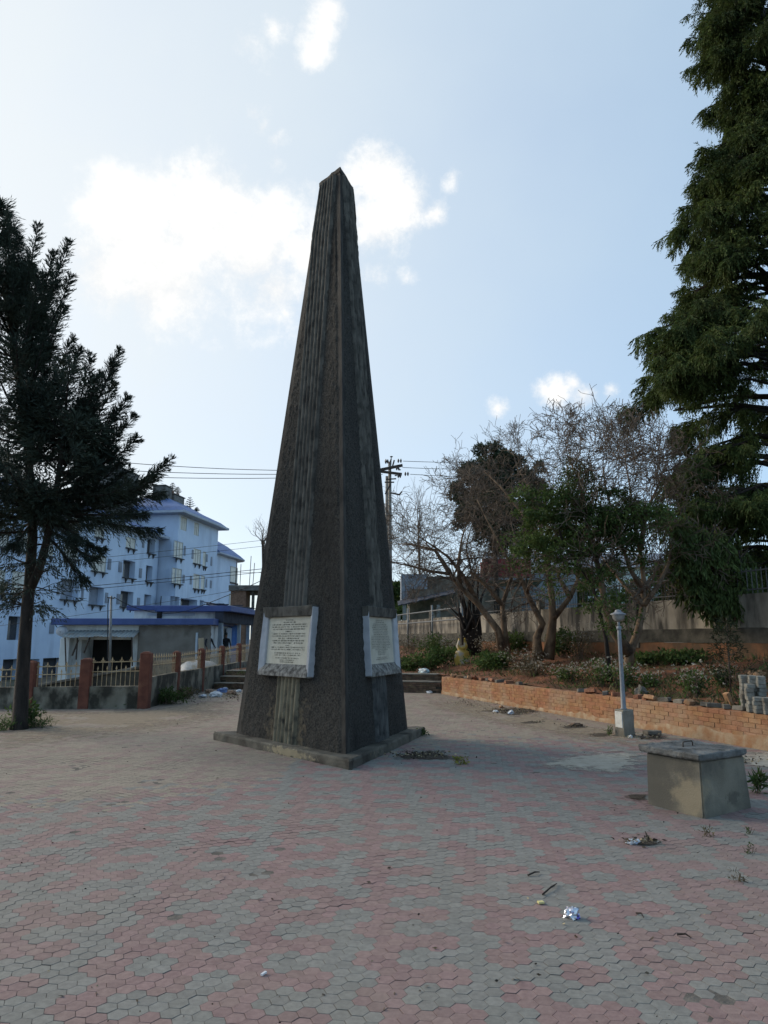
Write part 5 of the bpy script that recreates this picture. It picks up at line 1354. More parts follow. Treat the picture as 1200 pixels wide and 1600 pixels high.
o1, _ = bare_tree('bare tree leaning left with twin pale brown trunks near the yellow sack', bz(790, 23.5), 23.5,
    [[(792, 1030), (788, 985), (785, 945), (800, 900), (806, 850), (798, 815)], [(788, 1030), (778, 985), (748, 945), (719, 917), (704, 897), (669, 892), (640, 884), (618, 880)], [(748, 945), (728, 905), (700, 870), (672, 850), (650, 835)], [(719, 917), (716, 880), (722, 840), (735, 800)],
     [(785, 945), (765, 920), (737, 895), (728, 855), (740, 810)], [(704, 897), (680, 860), (640, 850), (622, 850)]], [1, -.5, -1.2, 1.5, .8, 1.2], 1.0, 5, .0, m_bark_p, (4, 6))
o2, _ = bare_tree('bare tree with smooth pale twin trunks standing in the middle of the bed', bz(855, 21.0), 21.0,
    [[(857, 1030), (864, 968), (862, 930), (855, 880), (850, 850), (842, 810), (828, 765), (808, 730)], [(841, 1032), (839, 995), (848, 975), (830, 941), (815, 906), (797, 880), (770, 830), (745, 780)], [(864, 968), (891, 933), (903, 906), (905, 860), (925, 810), (935, 765), (945, 730)], [(891, 933), (872, 900), (885, 870), (905, 850)],
     [(855, 880), (875, 820), (890, 770), (885, 720)], [(850, 850), (815, 800), (782, 760), (755, 735)]], [.5, -.8, .6, 1.4, -1.0, .8], 1.0, 5, .01, m_bark_p, (4, 6))
o3, _ = bare_tree('bare tree with stout forked trunk directly behind the garden lamp', bz(985, 16.2), 16.2,
    [[(983, 1046), (984, 1021), (998, 983), (1006, 945), (1006, 906), (1000, 860), (990, 810), (985, 765), (978, 725)], [(984, 1021), (956, 983), (945, 945), (938, 900), (925, 850), (915, 795), (905, 750), (890, 720)], [(1006, 945), (1029, 914), (1045, 880), (1052, 840), (1040, 770)], [(1000, 860), (1010, 800), (1028, 760), (1040, 725)], [(1006, 925), (985, 890), (965, 830), (948, 770), (942, 730)], [(1006, 945), (975, 915), (940, 870)]],
    [.3, -.5, .5, .8, -.8, 1.2], .85, 5, .02, m_bark_p, (4, 6), r0=.115)
o4, tips4 = bare_tree('slim dark leaning tree with green leaves left of the garden lamp', bz(952, 15.6), 15.6,
    [[(953, 1066), (947, 1000), (937, 955), (925, 915), (905, 885), (880, 850), (860, 820)], [(937, 955), (928, 920), (925, 880), (935, 840), (950, 810)], [(905, 885), (870, 875), (835, 862)], [(925, 915), (945, 880), (985, 850)], [(880, 850), (870, 815), (890, 785)]], [.3, .4, 1.0, -.3, .2], .62, 4, .05, m_bark_d, (3, 5), name='leafy_tree', r0=.055)
T = Tree()
for p_, d_ in tips4:
    if R.random() < .9: T.clump(p_, (.22, .22, .16), 20, (.085, .036), (0, 0, -.25), .1)
for x, y, r_, k_ in ((880, 800, .55, 1), (850, 820, .5, 1), (910, 810, .55, 1), (940, 800, .5, 1), (960, 830, .45, 1), (900, 850, .45, .8), (840, 850, .4, .9), (935, 860, .45, .8), (975, 850, .4, .8), (990, 800, .4, .7), (815, 858, .3, .8), (830, 800, .3, .8), (990, 875, .35, .6), (870, 780, .35, .9), (965, 775, .3, .6), (920, 890, .35, .5)):
    for q in range(7):
        c = D(x, y, 15.6 + R.uniform(-.5, .7)) + Vector((R.gauss(0, r_ * .55), 0, R.gauss(0, r_ * .4)))
        T.clump(c, (r_ * .42, r_ * .5, r_ * .22), int(120 * k_ * r_ / .5), (.09, .038), (0, 0, -.2), .1)
V, Q = leaves(np.concatenate(T.C), np.concatenate(T.Dv), np.concatenate(T.L), np.concatenate(T.W)); np_mesh('foliage', V, Q, m_leaf, o4)
# multi-stemmed dark shrub tree
b5 = bz(735, 27.5); o5 = thing('multi_stem_tree', 'cluster of thin dark brown stems behind the yellow sack', 'tree', b5)
tr = MB(); tw = MB()
for i in range(17):
    x0 = R.uniform(726, 748); x1 = x0 + R.uniform(-34, 26); y1 = R.uniform(880, 960)
    P = [D(x0, 1024, 27.5), D(x0 + R.uniform(-5, 4), 990, 27.5), D((x0 + x1) / 2 + R.uniform(-5, 5), (980 + y1) / 2, 27.5 + R.uniform(-.4, .4)), D(x1, y1, 27.5 + R.uniform(-.8, .8))]
    tr.tube(P, [.12, .085, .05, .025], 6); grow(tw, P[-1], P[-1] - P[-2], .6, .02, 3, .6, .08, 5)
tr.build('trunk', m_bark_d, o5, smooth_=True); tw.build('crown', m_twig, o5)
b6 = Vector((D(652, 900, 52).x, 52, 1.0)); o6 = thing('upright_twig_tree', 'pale bare tree with upright twigs just right of the utility pole', 'tree', b6)
tr = MB(); tw = MB(); P = [D(660, 1000, 52), D(657, 930, 52), D(655, 870, 52), D(653, 820, 52)]
tr.tube(P, [.14, .11, .08, .05], 7)
for i in range(26):
    q = P[1].lerp(P[-1], R.random()); grow(tw, q, Vector((R.gauss(0, .2), R.gauss(0, .2), 1)), R.uniform(.9, 1.6), .03, 3, .35, .25, 5)
grow(tw, P[-1], Vector((0, 0, 1)), 1.4, .04, 2, .3, .25, 5)
tr.build('trunk', m_bark_p, o6, smooth_=True); tw.build('crown', m_twig, o6)
# tree stump of far bare branches left of the obelisk
b7 = Vector((D(407, 830, 60).x, 60, 0)); o7 = thing('distant_bare_tree', 'small distant bare tree peeping past the left edge of the obelisk', 'tree', b7)
tr = MB(); tw = MB(); P = [Vector((b7.x + .6, 60, 0)), D(412, 880, 60), D(410, 845, 60)]; tr.tube(P, [.25, .16, .08], 7)
for i in range(14): grow(tw, P[1].lerp(P[2], R.random()), Vector((R.gauss(0, .6), R.gauss(0, .6), 1)), 1.2, .05, 3, .6, .1, 5)
tr.build('trunk', m_bark_d, o7, smooth_=True); tw.build('crown', m_twig, o7)
# far trees closing the horizon
for i, (px, Y, h, w_, lab) in enumerate(((630, 75, 6.2, 4.5, 'distant green tree in the gap between obelisk and grey shed'), (1085, 44, 6.5, 5, 'distant leafy tree on the lawn behind the big cypress'), (980, 66, 7.5, 6, 'distant leafy tree behind the railing in the middle of the bed'), (900, 60, 6.2, 5.5, 'distant leafy tree behind the twin pale trunks'), (1180, 60, 8, 7, 'distant leafy tree beyond the lawn at the right edge'))):
    p = Vector((D(px, 990, Y).x, Y, 1.5)); o = thing('distant_tree', lab, 'tree', p); T = Tree()
    T.wood.tube([p, p + Vector((.1, 0, h * .5))], [.22, .12], 7)
    for q in range(12):
        c = p + Vector((R.gauss(0, w_ * .22), R.gauss(0, w_ * .22), h * R.uniform(.38, .92))); T.clump(c, (w_ * .2, w_ * .2, w_ * .16), 420, (.34, .2), (0, 0, .1), .45)
    T.done(o, m_leaf, m_bark_d)

# --- shrubs and weeds of the bed
def shrub(name, lab, cat, base, w_, h, n, leaf, fm, flowers=0, group=None, stems=7, fs=.05):
    o = thing(name, lab, cat, base, group=group); b = MB(); T = Tree(); fl_ = []; sk_ = max(.2, min(1, h / .35))
    for i in range(stems):
        a = R.uniform(0, 2 * pi); r_ = w_ * .42 * R.random() ** .6
        tip = base + Vector((cos(a) * r_, sin(a) * r_, h * R.uniform(.6, 1.0))); mid = base.lerp(tip, .5) + Vector((R.gauss(0, .03), R.gauss(0, .03), .04))
        b.tube([base + Vector((cos(a) * r_ * .2, sin(a) * r_ * .2, -.05)), mid, tip], [.011 * sk_, .008 * sk_, .004 * sk_], 4)
        for t in (.45, .7, .95):
            c = base.lerp(tip, t) + Vector((R.gauss(0, w_ * .07), R.gauss(0, w_ * .07), R.gauss(0, .03)))
            T.clump(c, (w_ * .19, w_ * .19, h * .17), max(4, n // (stems * 3)), leaf, (0, 0, .25), .05)
        fl_.append(tip)
    T.wood = b
    nl_ = sum(len(c) for c in T.C)
    if flowers:
        for i in range(flowers):
            tip = fl_[i % len(fl_)]; c = tip + Vector((R.gauss(0, w_ * .17), R.gauss(0, w_ * .17), R.gauss(.02, h * .16)))
            T.clump(c, (fs * .6, fs * .6, fs * .35), 6, (fs * .7, fs * .6), (0, 0, .5), .0)
    b.build('stems', m_twig, o)
    V, Q = leaves(np.concatenate(T.C), np.concatenate(T.Dv), np.concatenate(T.L), np.concatenate(T.W))
    np_mesh('foliage', V, Q, [fm, m_flow] if flowers else fm, o, (np.arange(len(Q)) >= nl_).astype(int))
    return o
FL = [(640, 33, 1.5, .9, 'pale flowering bush hugging the right flank of the obelisk'), (700, 30, 1.2, .6, 'low flowering bush behind the green weeds, left of the thin stems'), (765, 25.5, 1.3, .8, 'flowering bush between the thin stems and the leaning twin trunk'), (815, 20.5, 1.25, .62, 'broad white flowering bush left of the smooth twin trunks, at the wall top'), (832, 19, .9, .42, 'low white flowering bush spilling over the brick wall before the twin trunks'), (884, 17.2, .8, .4, 'small white flowering clump at the brick wall between twin trunks and lamp'),
      (905, 21, 1.0, .9, 'tall thin flowering bush on the red soil right of the twin trunks'), (935, 15.6, 1.0, .66, 'white flowering bush at the foot of the slim leaning tree'), (968, 14.9, .75, .55, 'white flowering bush just behind the garden lamp'), (1078, 12.9, .8, .55, 'lone flowering clump above the brick wall between lamp and paver stacks'), (1010, 14.5, .5, .35, 'small flowering tuft right of the lamp pole'), (1125, 13.6, .5, .4, 'sparse flowering tuft beside the dark sapling')]
for px, Y, w_, h, lab in FL:
    shrub('flowering_shrub', lab, 'shrub', bz(px, Y), w_, h, 520, (.07, .03), m_dryw if R.random() < .5 else m_weed, int(105 * w_), 'white flowering bushes in the bed', 16, .036)
GW = [(640, 24.5, 1.2, .5, 'bright green weed clump beside the obelisk above the brick tiers'), (665, 24.2, 1.5, .62, 'bright green weed clump behind the blue litter on the tiers'), (692, 24.6, 1.6, .72, 'tall green weed clump left of the yellow sack'), (718, 24.8, 1.1, .6, 'green weed clump touching the left side of the yellow sack'), (757, 22.3, 1.4, .6, 'green weed clump right of the yellow sack by the loose bricks'), (780, 21.4, 1.0, .55, 'green weed clump below the leaning twin trunk'), (880, 22, 1.5, .9, 'dark green bush at the wall foot right of the twin trunks'), (1010, 18, 1.4, .3, 'green weeds at the wall foot right of the lamp'), (1060, 17.3, 1.5, .32, 'green weeds against the orange wall foot'), (680, 31, 2.2, .9, 'dark weeds along the far wall behind the green clumps'), (800, 26, 1.5, .8, 'dark weeds between the leaning trunk and the wall')]
for px, Y, w_, h, lab in GW:
    shrub('weed_clump', lab, 'weeds', bz(px, Y), w_, h, 1100, (.10, .05), m_weed if Y < 25 else m_leaf, 0, 'green weed clumps in the bed', 13)
sap = bz(1135, 13.3)
o = thing('sapling', 'dark wispy evergreen sapling standing left of the paver stacks', 'sapling', sap); T = Tree()
T.wood.tube([sap, sap + Vector((.03, 0, 1.35))], [.02, .006], 5)
for i in range(34):
    z = R.uniform(.15, 1.3); a = R.uniform(0, 2 * pi); ln = (1.45 - z) * .36
    T.conifer_branch(sap + Vector((0, 0, z)), sap + Vector((cos(a) * ln, sin(a) * ln, z + ln * .5)), up=.2, n=10, tl=.16, droop=.15, per=6, leaf=(.07, .014), r0=.006, tip=.05)
T.done(o, mat('sapling_needles', (.018, .024, .012), (.035, .045, .022), scale=2, island=.3, translucent=.15), m_twig)
# dry grass and fallen litter of the bed: uncountable
C = []; Dv = []
for i in range(42000):
    y = 8 + 44 * R.random() ** 2; u_ = R.random(); x = XB(y) + .25 + (XW(y) - XB(y) - .3) * u_
    if y > 22.6 and R.random() < .5: x = R.uniform(-5, XW(y))
    if vnoise(np.array([[x, y, 0]]), 1.3, 9)[0] + R.gauss(0, .35) < .05: continue
    C.append((x, y, 0)); Dv.append((R.gauss(0, .5), R.gauss(0, .5), R.uniform(.1, .9)))
C = np.array(C); C[:, 2] = bedz(C[:, 0], C[:, 1]) + .05 * vnoise(C * [1, 1, 0], 1.1, 3) + .03 * vnoise(C * [1, 1, 0], 3.1, 3) - .01
n_ = len(C); V, Q = leaves(C, np.array(Dv), .16 * RN.uniform(.4, 1.5, n_), .02 * RN.uniform(.5, 1.6, n_))
o = np_mesh('bed_grass', V, Q, [m_dryw, m_weed], None, (RN.random(n_) < .4).astype(int)); tag(o, 'dry grass and weeds scattered over the red soil bed', 'grass', kind='stuff')

# weeds on the paving
def tuft(lab, p, w_, h, n, fm, leaf=(.09, .014), stems=5, name='weed_tuft', grp='weeds on the paving'): return shrub(name, lab, 'weeds', p, w_, h, n, leaf, fm, 0, grp, stems)
tuft('lush green weeds growing round the foot of the left conifer', G(38, 1136), .75, .42, 620, m_weed, (.10, .03), 14)
tuft('low grass patch spreading right of the left conifer foot', G(58, 1137), .75, .14, 420, m_weed, (.09, .014), 12)
tuft('low grass patch spreading left of the left conifer foot', G(4, 1141), .7, .16, 380, m_weed, (.09, .014), 12)
tuft('small green weed at the right corner of the obelisk plinth', G(659, 1150), .2, .11, 120, m_leaf, (.045, .018))
tuft('yellow green moss cushion on the paving right of the plinth', G(719, 1194), .2, .05, 120, mat('yellow_moss', (.14, .13, .03), (.22, .2, .05), scale=4, island=.3), (.04, .02))
tuft('leafy weed beside the right side of the inspection chamber', G(1184, 1240), .2, .17, 130, m_weed, (.10, .022))
tuft('flat dry weed in the joints in front of the chamber', G(1106, 1306), .14, .015, 60, m_dryw, (.035, .009))
tuft('small dark weed near the right edge below the chamber', G(1172, 1333), .07, .01, 36, m_leaf, (.02, .008))
tuft('wiry weed sprouting from the paving at the right edge', G(1153, 1378), .12, .03, 46, m_dryw, (.035, .006))
tuft('small weed beside a pale patch right of the chamber', G(1168, 1302), .06, .012, 30, m_leaf, (.022, .008))
tuft('tiny weed on the paving left of the lamp base', G(951, 1149), .18, .14, 70, m_weed, (.06, .014))
tuft('dark heap of cut branches at the foot of the corner post', G(262, 1100), 1.15, .36, 900, m_leaf, (.11, .03), 22, 'brush_heap')
tuft('low dark weeds left of the corner post', G(205, 1106), .7, .16, 300, m_leaf, (.09, .02), 12)
tuft('cut brush beside the litter at the second side post', G(290, 1092), .8, .26, 460, m_dryw, (.12, .02), 14, 'brush_heap')

# ---------------------------------------------------------------- people in the shop front
m_skin = mat('brown_skin', (.16, .085, .055), (.20, .11, .07), scale=5, rough=.6)
m_hair = mat('black_hair', (.012, .011, .010), rough=.5)
def person(lab, p, rz, shirt, trousers, pose=0.0, lean=0.0):
    o = thing('person', lab, 'person', p, rz)
    J = {'pelvis': (0, 0, .93), 'belly': (0, lean * .1, 1.08), 'chest': (0, lean * .25, 1.30), 'neck': (0, lean * .35, 1.46), 'chin': (0, lean * .4 - .015, 1.53), 'head': (0, lean * .4 - .01, 1.62), 'crown': (0, lean * .4, 1.70)}
    rad = {'pelvis': (.15, .105), 'belly': (.135, .10), 'chest': (.155, .105), 'neck': (.052, .052), 'chin': (.062, .07), 'head': (.075, .092), 'crown': (.045, .055)}
    E_ = [('pelvis', 'belly'), ('belly', 'chest'), ('chest', 'neck'), ('neck', 'chin'), ('chin', 'head'), ('head', 'crown')]
    for s_, sg in (('L', -1), ('R', 1)):
        arm = pose if sg > 0 else .15
        J['sh' + s_] = (sg * .18, lean * .25, 1.38); J['el' + s_] = (sg * .25, lean * .2 - .14 * arm, 1.12 + .02 * arm); J['wr' + s_] = (sg * (.24 - .06 * arm), lean * .2 - .1 - .24 * arm, .89 + .24 * arm); J['pa' + s_] = (sg * (.235 - .07 * arm), lean * .2 - .12 - .29 * arm, .82 + .29 * arm)
        J['hp' + s_] = (sg * .095, .0, .88); J['kn' + s_] = (sg * .105, -.03, .48); J['an' + s_] = (sg * .11, .02, .09); J['to' + s_] = (sg * .125, -.13, .03)
        for k_, r_ in (('sh', .062), ('el', .042), ('wr', .028), ('pa', .034), ('hp', .09), ('kn', .06), ('an', .042), ('to', .036)): rad[k_ + s_] = (r_, r_)
        E_ += [('chest', 'sh' + s_), ('sh' + s_, 'el' + s_), ('el' + s_, 'wr' + s_), ('wr' + s_, 'pa' + s_), ('pelvis', 'hp' + s_), ('hp' + s_, 'kn' + s_), ('kn' + s_, 'an' + s_), ('an' + s_, 'to' + s_)]
        px, py, pz_ = J['pa' + s_]
        for f_ in range(5):
            a_ = (px + sg * (.012 if f_ == 4 else 0), py - .012 * (f_ - 1.5) if f_ < 4 else py - .03, pz_ - (.035 if f_ < 4 else .005)); L_ = (.032, .038, .035, .028, .03)[f_]
            J[f'f{f_}{s_}'] = a_; J[f'g{f_}{s_}'] = (a_[0] - sg * .008, a_[1] - .006, a_[2] - L_)
            rad[f'f{f_}{s_}'] = (.010, .010); rad[f'g{f_}{s_}'] = (.008, .008); E_ += [('pa' + s_, f'f{f_}{s_}'), (f'f{f_}{s_}', f'g{f_}{s_}')]
    names = list(J); me = bpy.data.meshes.new('body'); me.from_pydata([J[k_] for k_ in names], [(names.index(a), names.index(c)) for a, c in E_], [])
    ob_ = bpy.data.objects.new('body_rig', me); COL.objects.link(ob_)
    ob_.modifiers.new('skin', 'SKIN'); ob_.modifiers.new('sub', 'SUBSURF').levels = 1
    for i, k_ in enumerate(names):
        v = me.skin_vertices[0].data[i]; v.radius = rad[k_]; v.use_root = (k_ == 'pelvis')
    dg = bpy.context.evaluated_depsgraph_get(); m2 = bpy.data.meshes.new_from_object(ob_.evaluated_get(dg)); bpy.data.objects.remove(ob_)
    for x in (m_skin, shirt, trousers): m2.materials.append(x)
    for pg in m2.polygons:
        c = pg.center; pg.use_smooth = True
        pg.material_index = 2 if c.z < .93 and abs(c.x) < .19 else (1 if c.z < 1.45 and c.z > .80 and not (c.z < 1.0 and abs(c.x) > .2) else 0)
    link_mesh('body', m2, o)
    b = MB(); hx_ = lean * .4
    b.loft([[( .086 * r_ * cos(2 * pi * i / 12), hx_ + .012 + .10 * r_ * sin(2 * pi * i / 12) + max(0, -sin(2 * pi * i / 12)) * .03 * (z < 1.66), z) for i in range(12)] for r_, z in ((.9, 1.60), (1.03, 1.66), (.85, 1.72), (.3, 1.752))])
    b.build('hair', m_hair, o, world=False, smooth_=True)
    b = MB(); 
    for sg in (-1, 1): b.box((sg * .03, hx_ - .098, 1.625), (.018, .01, .009))
    b.box((0, hx_ - .108, 1.60), (.018, .022, .035)); b.box((0, hx_ - .098, 1.565), (.042, .008, .008))
    b.build('face', m_hair, o, world=False)
m_dk = mat('dark_cloth', (.016, .017, .022), (.03, .031, .038), scale=6); m_wh = mat('white_cloth', (.42, .42, .42), (.5, .5, .5), scale=6); m_vi = mat('violet_blue_cloth', (.10, .10, .33), (.14, .14, .42), scale=6)
def inshop(px, dpt): 
    s_ = fg.hit(px, 1000)[0]; p = fg.pt(s_, .2, dpt); return p
person('dark haired person in a dark jacket over white shirt standing by the shop doorway', inshop(336, -.35), 1.0, m_dk, m_dk, .5, -.2)
person('person in a violet blue top inside the dark shop', inshop(353, -.9), .6, m_vi, m_dk, .45, .1)
person('person in dark clothes with back turned at the shop counter', inshop(361, -.25), 2.8, m_dk, m_dk, .6, .15)

# ---------------------------------------------------------------- loose bricks, paver stacks, litter
ORD = ['first', 'second', 'third', 'fourth', 'fifth', 'sixth', 'seventh', 'eighth', 'ninth', 'tenth', 'eleventh', 'twelfth', 'thirteenth', 'fourteenth', 'fifteenth', 'sixteenth', 'seventeenth', 'eighteenth', 'nineteenth', 'twentieth', 'twenty-first', 'twenty-second', 'twenty-third', 'twenty-fourth', 'twenty-fifth', 'twenty-sixth', 'twenty-seventh', 'twenty-eighth']
lb = [(700, 0, 'o'), (706, 1, 'o'), (715, 0, 'o'), (725, 0, 'g'), (733, 1, 'o'), (741, 2, 'r'), (750, 0, 'r'), (760, 0, 'g'), (768, 1, 'r'), (776, 0, 'g'), (790, 0, 'r'), (806, 0, 'g'), (905, 0, 'g'), (922, 1, 'r'), (940, 0, 'g'), (958, 0, 'r'), (990, 0, 'r'), (1004, 0, 'r'), (1016, 1, 'o'), (1030, 0, 'g'), (1055, 0, 'g'), (1070, 0, 'r'), (1078, 1, 'o'), (1096, 0, 'g'), (1108, 0, 'g'), (1128, 0, 'g'), (1150, 0, 'g')]
m_lred = mat('loose_red_brick', (.20, .085, .05), (.32, .15, .085), scale=14, coord='World', bump=.5, bscale=50)
m_lor = mat('loose_orange_brick', (.30, .16, .08), (.42, .25, .14), scale=14, coord='World', bump=.5, bscale=50)
proto = {}
def brickmesh(m):
    b = MB(); b.box((0, 0, 0), (.225, .105, .07)); o = b.build('loose_brick', m, None, bevel=.006); roughen(o, .006, 18, 2, R.randint(1, 90), .06); me = o.data; bpy.data.objects.remove(o); return me
pm = {'o': [brickmesh(m_lor) for _ in range(2)], 'r': [brickmesh(m_lred) for _ in range(2)], 'g': [brickmesh(m_conc) for _ in range(2)]}
cn = {'o': 'orange', 'r': 'red', 'g': 'grey'}
for i, (px, k_, c_) in enumerate(lb):
    # point on top of the wall under this pixel column
    y = 20.9
    for yy in np.arange(7.5, 21.1, .05):
        x = XB(yy) + .09; d_ = ray(px, 1080)
        if 600 + F * x / (yy * CT + (0.5 - CAMH) * ST) <= px: y = yy; break
    p = Vector((XB(y) + .14 + (.05 if k_ == 0 else -.02), y, .505 + .035 + .0 * k_))
    o = bpy.data.objects.new('loose_brick', R.choice(pm[c_])); COL.objects.link(o); o.location = p + Vector((0, 0, .012 * k_))
    o.rotation_euler = (R.gauss(0, .07) + (.35 if k_ == 1 else 0), R.gauss(0, .06) + (.5 if k_ == 2 else 0), R.uniform(0, pi))
    tag(o, f'{cn[c_]} brick lying on the retaining wall top, {ORD[i]} from the obelisk end', 'brick', 'loose bricks on the retaining wall')
# tilted brick near the stacks
o = bpy.data.objects.new('loose_brick', pm['o'][0]); COL.objects.link(o); p = bz(1140, 11.9); o.location = (p.x - .1, p.y, .62); o.rotation_euler = (0, 1.15, .3); tag(o, 'pale orange brick standing tilted just left of the paver stacks', 'brick', 'loose bricks on the retaining wall')
o = bpy.data.objects.new('loose_block', pm['g'][1]); COL.objects.link(o); p = G(1019, 1148); o.location = p + Vector((0, 0, .04)); o.rotation_euler = (0, 0, .3); o.scale = (1.2, 1.5, .9); tag(o, 'grey concrete block lying on the paving right of the lamp base', 'block')
# stacks of grey zigzag pavers
b = MB(); pol = []
for t in range(9): pol.append((-.11 + .22 * t / 8, -.055 + (.012 if t % 4 in (1, 2) else -.004)))
for t in range(9): pol.append((.11 - .22 * t / 8, .055 + (.012 if (8 - t) % 4 in (1, 2) else -.004)))
b.prism(pol, 0, .058); pm_ = b.build('stacked_paver', m_gpaver, None, bevel=.005).data
bpy.data.objects.remove([o for o in COL.objects if o.name == 'stacked_paver'][0])
stk = [(1168, 11.05, .03, 7, 'leftmost front'), (1178, 10.9, .0, 4, 'short second'), (1190, 10.75, .0, 4, 'short third'), (1174, 11.4, .25, 8, 'tall rear left'), (1188, 11.25, .25, 8, 'tall rear middle'), (1203, 11.1, .25, 8, 'tall rear right'), (1206, 10.6, .0, 4, 'short edge'), (1220, 10.5, .05, 6, 'off-frame')]
for px, Y, off_, nst, nm in stk[:7]:
    x = XB(Y) + .12 + off_; z = .505 if off_ < .2 else .56
    for k_ in range(nst):
        o = bpy.data.objects.new('stacked_paver', pm_); COL.objects.link(o)
        o.location = (x + R.gauss(0, .006), Y + R.gauss(0, .006), z + k_ * .0595); o.rotation_euler = (0, 0, 1.25 + R.gauss(0, .05))
        tag(o, f'zigzag paver in the {nm} stack on the wall, {ORD[k_]} from its bottom', 'paver', 'stacked grey pavers')
# crumpled foil, packet, twigs
def crumple(name, lab, cat, p, sz, m, seed, sq=(1, 1, .8)):
    bm = bmesh.new(); bmesh.ops.create_icosphere(bm, subdivisions=3, radius=1)
    P = np.array([v.co[:] for v in bm.verts]); n_ = .35 * vnoise(P, 2.2, seed) + .22 * vnoise(P, 5, seed + 1)
    for v, k_ in zip(bm.verts, n_): v.co = Vector((v.co.x * sq[0], v.co.y * sq[1], max(-.62, v.co.z) * sq[2])) * (1 + k_) * sz
    me = bpy.data.meshes.new(name); bm.to_mesh(me); bm.free(); me.materials.append(m); o = bpy.data.objects.new(name, me); COL.objects.link(o)
    o.location = Vector(p) + Vector((0, 0, sz * sq[2] * .6)); o.rotation_euler = (0, 0, seed); return tag(o, lab, cat)
m_foil = mat('silver_foil', (.55, .55, .58), (.75, .75, .78), scale=20, rough=.25, metal=.8, c3=(.12, .09, .30), s3=14, r3=(.5, .56))
crumple('crumpled_packet', 'crumpled silver and violet foil packet lying on the hexagon paving', 'litter', G(894, 1434), .042, m_foil, 3, (1.05, .8, .8))
m_bag = mat('white_plastic', (.48, .50, .52), (.66, .67, .68), scale=6, rough=.4, c3=(.16, .24, .42), s3=5, r3=(.58, .66)); m_pbag = mat('brown_paper_scrap', (.20, .13, .09), (.30, .2, .14), scale=6); m_bbag = mat('blue_plastic', (.10, .16, .34), (.2, .28, .5), scale=5, rough=.4)
for i, (px, py, sz, m, lab) in enumerate(((340, 1075, .17, m_bag, 'big white plastic bag scrap at the foot of the left steps'), (347, 1082, .13, m_bbag, 'blue plastic scrap in the litter heap by the left steps'), (336, 1089, .15, m_bag, 'flat white plastic sheet in front of the litter heap by the left steps'), (327, 1083, .13, m_pbag, 'brown paper scrap in the litter heap below the third post'), (317, 1090, .09, m_bag, 'small white scrap left of the litter heap below the third post'), (324, 1077, .07, m_bag, 'tiny white scrap on top of the brown paper near the third post'), (373, 1081, .08, m_bag, 'small white scrap at the obelisk end of the litter heap'), (362, 1085, .11, m_pbag, 'tan scrap lying in the straw before the left steps'), (352, 1077, .07, m_bag, 'white crumpled cup beside the blue scrap'))):
    crumple('litter_scrap', lab, 'litter', G(px, py), sz, m, i + 2, (1.3, .9, .6))
crumple('litter_scrap', 'pale blue and white plastic bag lying on top of the right brick tier', 'litter', Vector((D(662, 1050, 22.8).x, 22.8, .53)), .16, mat('pale_blue_plastic', (.35, .5, .55), (.55, .65, .68), scale=4, c3=(.5, .5, .5), s3=5), 5, (2.0, .9, .6))
crumple('litter_scrap', 'small white scrap at the foot of the right brick tiers', 'litter', G(671, 1083), .09, m_bag, 8, (1.6, .9, .5))
crumple('litter_scrap', 'white scrap on the dark dirt patch before the brick wall', 'litter', G(775, 1113), .05, m_bag, 9, (1.2, .9, .6))
crumple('litter_scrap', 'white crumpled scrap at the right of the dirt patch before the brick wall', 'litter', G(799, 1116), .06, m_bag, 12, (1, .9, .9))
crumple('litter_scrap', 'white stick-like scrap in the dirt patch below the inspection chamber', 'litter', G(990, 1318), .035, m_bag, 13, (1.6, .9, .6))
crumple('litter_scrap', 'white stone scrap before the lamp base', 'litter', G(985, 1153), .035, m_bag, 14)
o = crumple('boulder', 'pale round stone lying among the loose bricks right of the lamp', 'stone', bz(997, 13.9), .12, m_conc, 15, (1, .9, 1.2))
crumple('boulder', 'orange stone on the red soil behind the paver stacks', 'stone', bz(1178, 14.0), .13, m_lor, 16, (1.3, .9, .8))
crumple('brick_chunk', 'broken tan brick lying on the dirt before the brick wall', 'rubble', G(783, 1106), .07, m_lor, 17, (1.6, .8, .5))
crumple('brick_chunk', 'dark rubble lump on the dirt patch close to the brick wall', 'rubble', G(860, 1113), .06, m_stone, 18, (1.6, .8, .5))
crumple('brick_chunk', 'brown rubble lump on the small dirt patch right of the brick wall middle', 'rubble', G(900, 1135), .07, m_stone, 19, (1.6, .8, .5))
# yellow sack
sk = bz(721, 24.3) + Vector((0, 0, .02)); V = []
for j in range(18):
    t = j / 17
    for i in range(28):
        a = 2 * pi * i / 28; r_ = (.20 + .06 * sin(t * pi)) * (1 - .35 * t) if t < .7 else .16 - .12 * abs(t - .82) * 3
        ear = .16 * max(0, t - .75) / .25 * (1 if abs(cos(a)) > .6 else -.5)
        V.append((sk.x + r_ * 1.15 * cos(a), sk.y + r_ * .8 * sin(a), sk.z + .78 * t + ear))
V = np.array(V); V += .035 * np.stack([vnoise(V, 5, s_) for s_ in (1, 2, 3)], 1)
i = np.arange(17)[:, None] * 28; jj = np.arange(28)[None]; j2 = (jj + 1) % 28
o = np_mesh('sack', V, np.stack([i + jj, i + j2, i + 28 + j2, i + 28 + jj], -1).reshape(-1, 4), mat('yellow_sack', (.42, .27, .05), (.58, .40, .10), scale=5, c3=(.45, .40, .33), s3=2.5, r3=(.52, .6)), None, smooth_=True)
tag(o, 'crumpled yellow plastic sack standing among green weeds by the thin stems', 'sack')
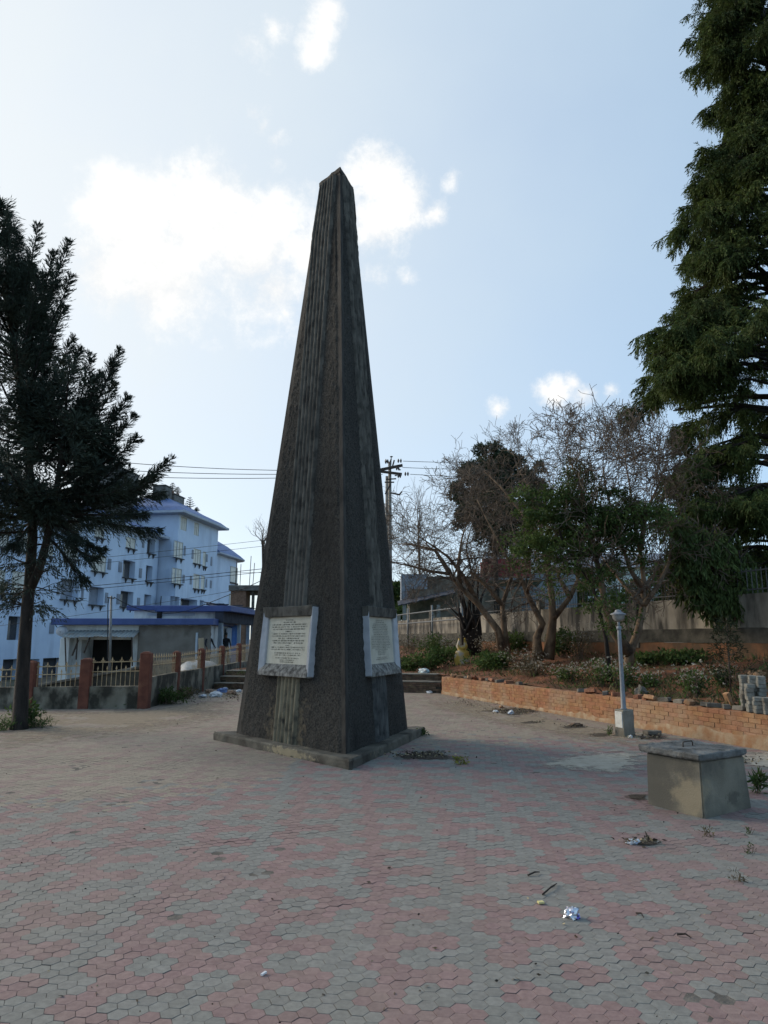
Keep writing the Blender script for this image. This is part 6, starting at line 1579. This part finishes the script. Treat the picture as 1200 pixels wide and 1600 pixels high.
# twigs and packet on the paving
def stick(lab, p, q, r_):
    a, c = G(*p), G(*q); b = MB(); m_ = a.lerp(c, .5) + Vector((.01, .004, .006)); b.tube([a + Vector((0, 0, r_)), m_ + Vector((0, 0, r_ + .004)), c + Vector((0, 0, r_))], [r_, r_ * .9, r_ * .5], 6); o = b.build('twig', m_bark_d); tag(o, lab, 'twig', 'twigs on the paving')
stick('dark twig lying above the small yellow packet', (848, 1399), (870, 1382), .006)
stick('short dark twig left of and above the longer twig', (825, 1369), (843, 1364), .006)
stick('thin curved dark twig right of the foil packet', (994, 1428), (1006, 1435), .005)
stick('dark twig near the right edge of the paving', (1058, 1462), (1080, 1467), .006)
a_ = G(845, 1412); b = MB(); b.box(a_ + Vector((0, 0, .008)), (.038, .03, .012), rz=.2); o = b.build('small_packet', mat('yellow_packet', (.45, .38, .10), (.6, .55, .3), scale=30), None, bevel=.002); tag(o, 'tiny yellow packet on the paving below the longer twig', 'litter')
a_ = G(412, 1523); b = MB(); b.box(a_ + Vector((0, 0, .006)), (.012, .035, .008), rz=-.5); o = b.build('paper_scrap', m_bag, None); tag(o, 'tiny white paper scrap on the paving at lower left', 'litter')
# crumbs: dry leaf bits, gravel and specks over the paving, straw by the steps
C = []; Dv = []; Lf = []; 
for i in range(900):
    y = 3 + 18 * R.random() ** 1.3; x = R.uniform(-.62, .62) * y
    if x > XB(y): continue
    C.append((x, y, .004)); Dv.append((R.gauss(0, 1), R.gauss(0, 1), .12)); Lf.append(R.choice((.012, .016, .02, .03)) * R.uniform(.6, 1.3))
for cx_, cy_, sx, sy, k_ in ((650, 1181, 55, 6, 260), (800, 1112, 50, 5, 260), (840, 1129, 18, 3, 40), (895, 1136, 22, 3, 70), (1000, 1318, 35, 5, 70), (360, 1088, 22, 7, 420), (300, 1096, 30, 6, 160), (1010, 1153, 30, 4, 90), (740, 1098, 50, 8, 160), (1170, 1190, 30, 6, 80)):
    for i in range(k_):
        p = G(R.gauss(cx_, sx * .5), R.gauss(cy_, sy * .5)); C.append((p.x, p.y, .008 + .03 * R.random())); Dv.append((R.gauss(0, 1), R.gauss(0, 1), .25)); Lf.append(R.uniform(.015, .055))
n_ = len(C); Lf = np.array(Lf); V, Q = leaves(np.array(C), np.array(Dv), Lf, Lf * RN.uniform(.25, .7, n_))
m_straw = mat('straw_bits', (.25, .2, .11), (.38, .31, .19), scale=5, island=.3); m_crumb = mat('dark_crumbs', (.03, .024, .018), (.08, .06, .04), scale=5, island=.4)
idx = np.where(RN.random(n_) < .3, 1, 0); idx[:700] = np.where(RN.random(700) < .1, 1, 0)
o = np_mesh('ground_litter', V, Q, [m_crumb, m_straw], None, idx); tag(o, 'crumbs of dry leaf, gravel and straw strewn over the paving', 'debris', kind='stuff')
print('verts', sum(len(o.data.vertices) for o in COL.objects if o.type == 'MESH'))
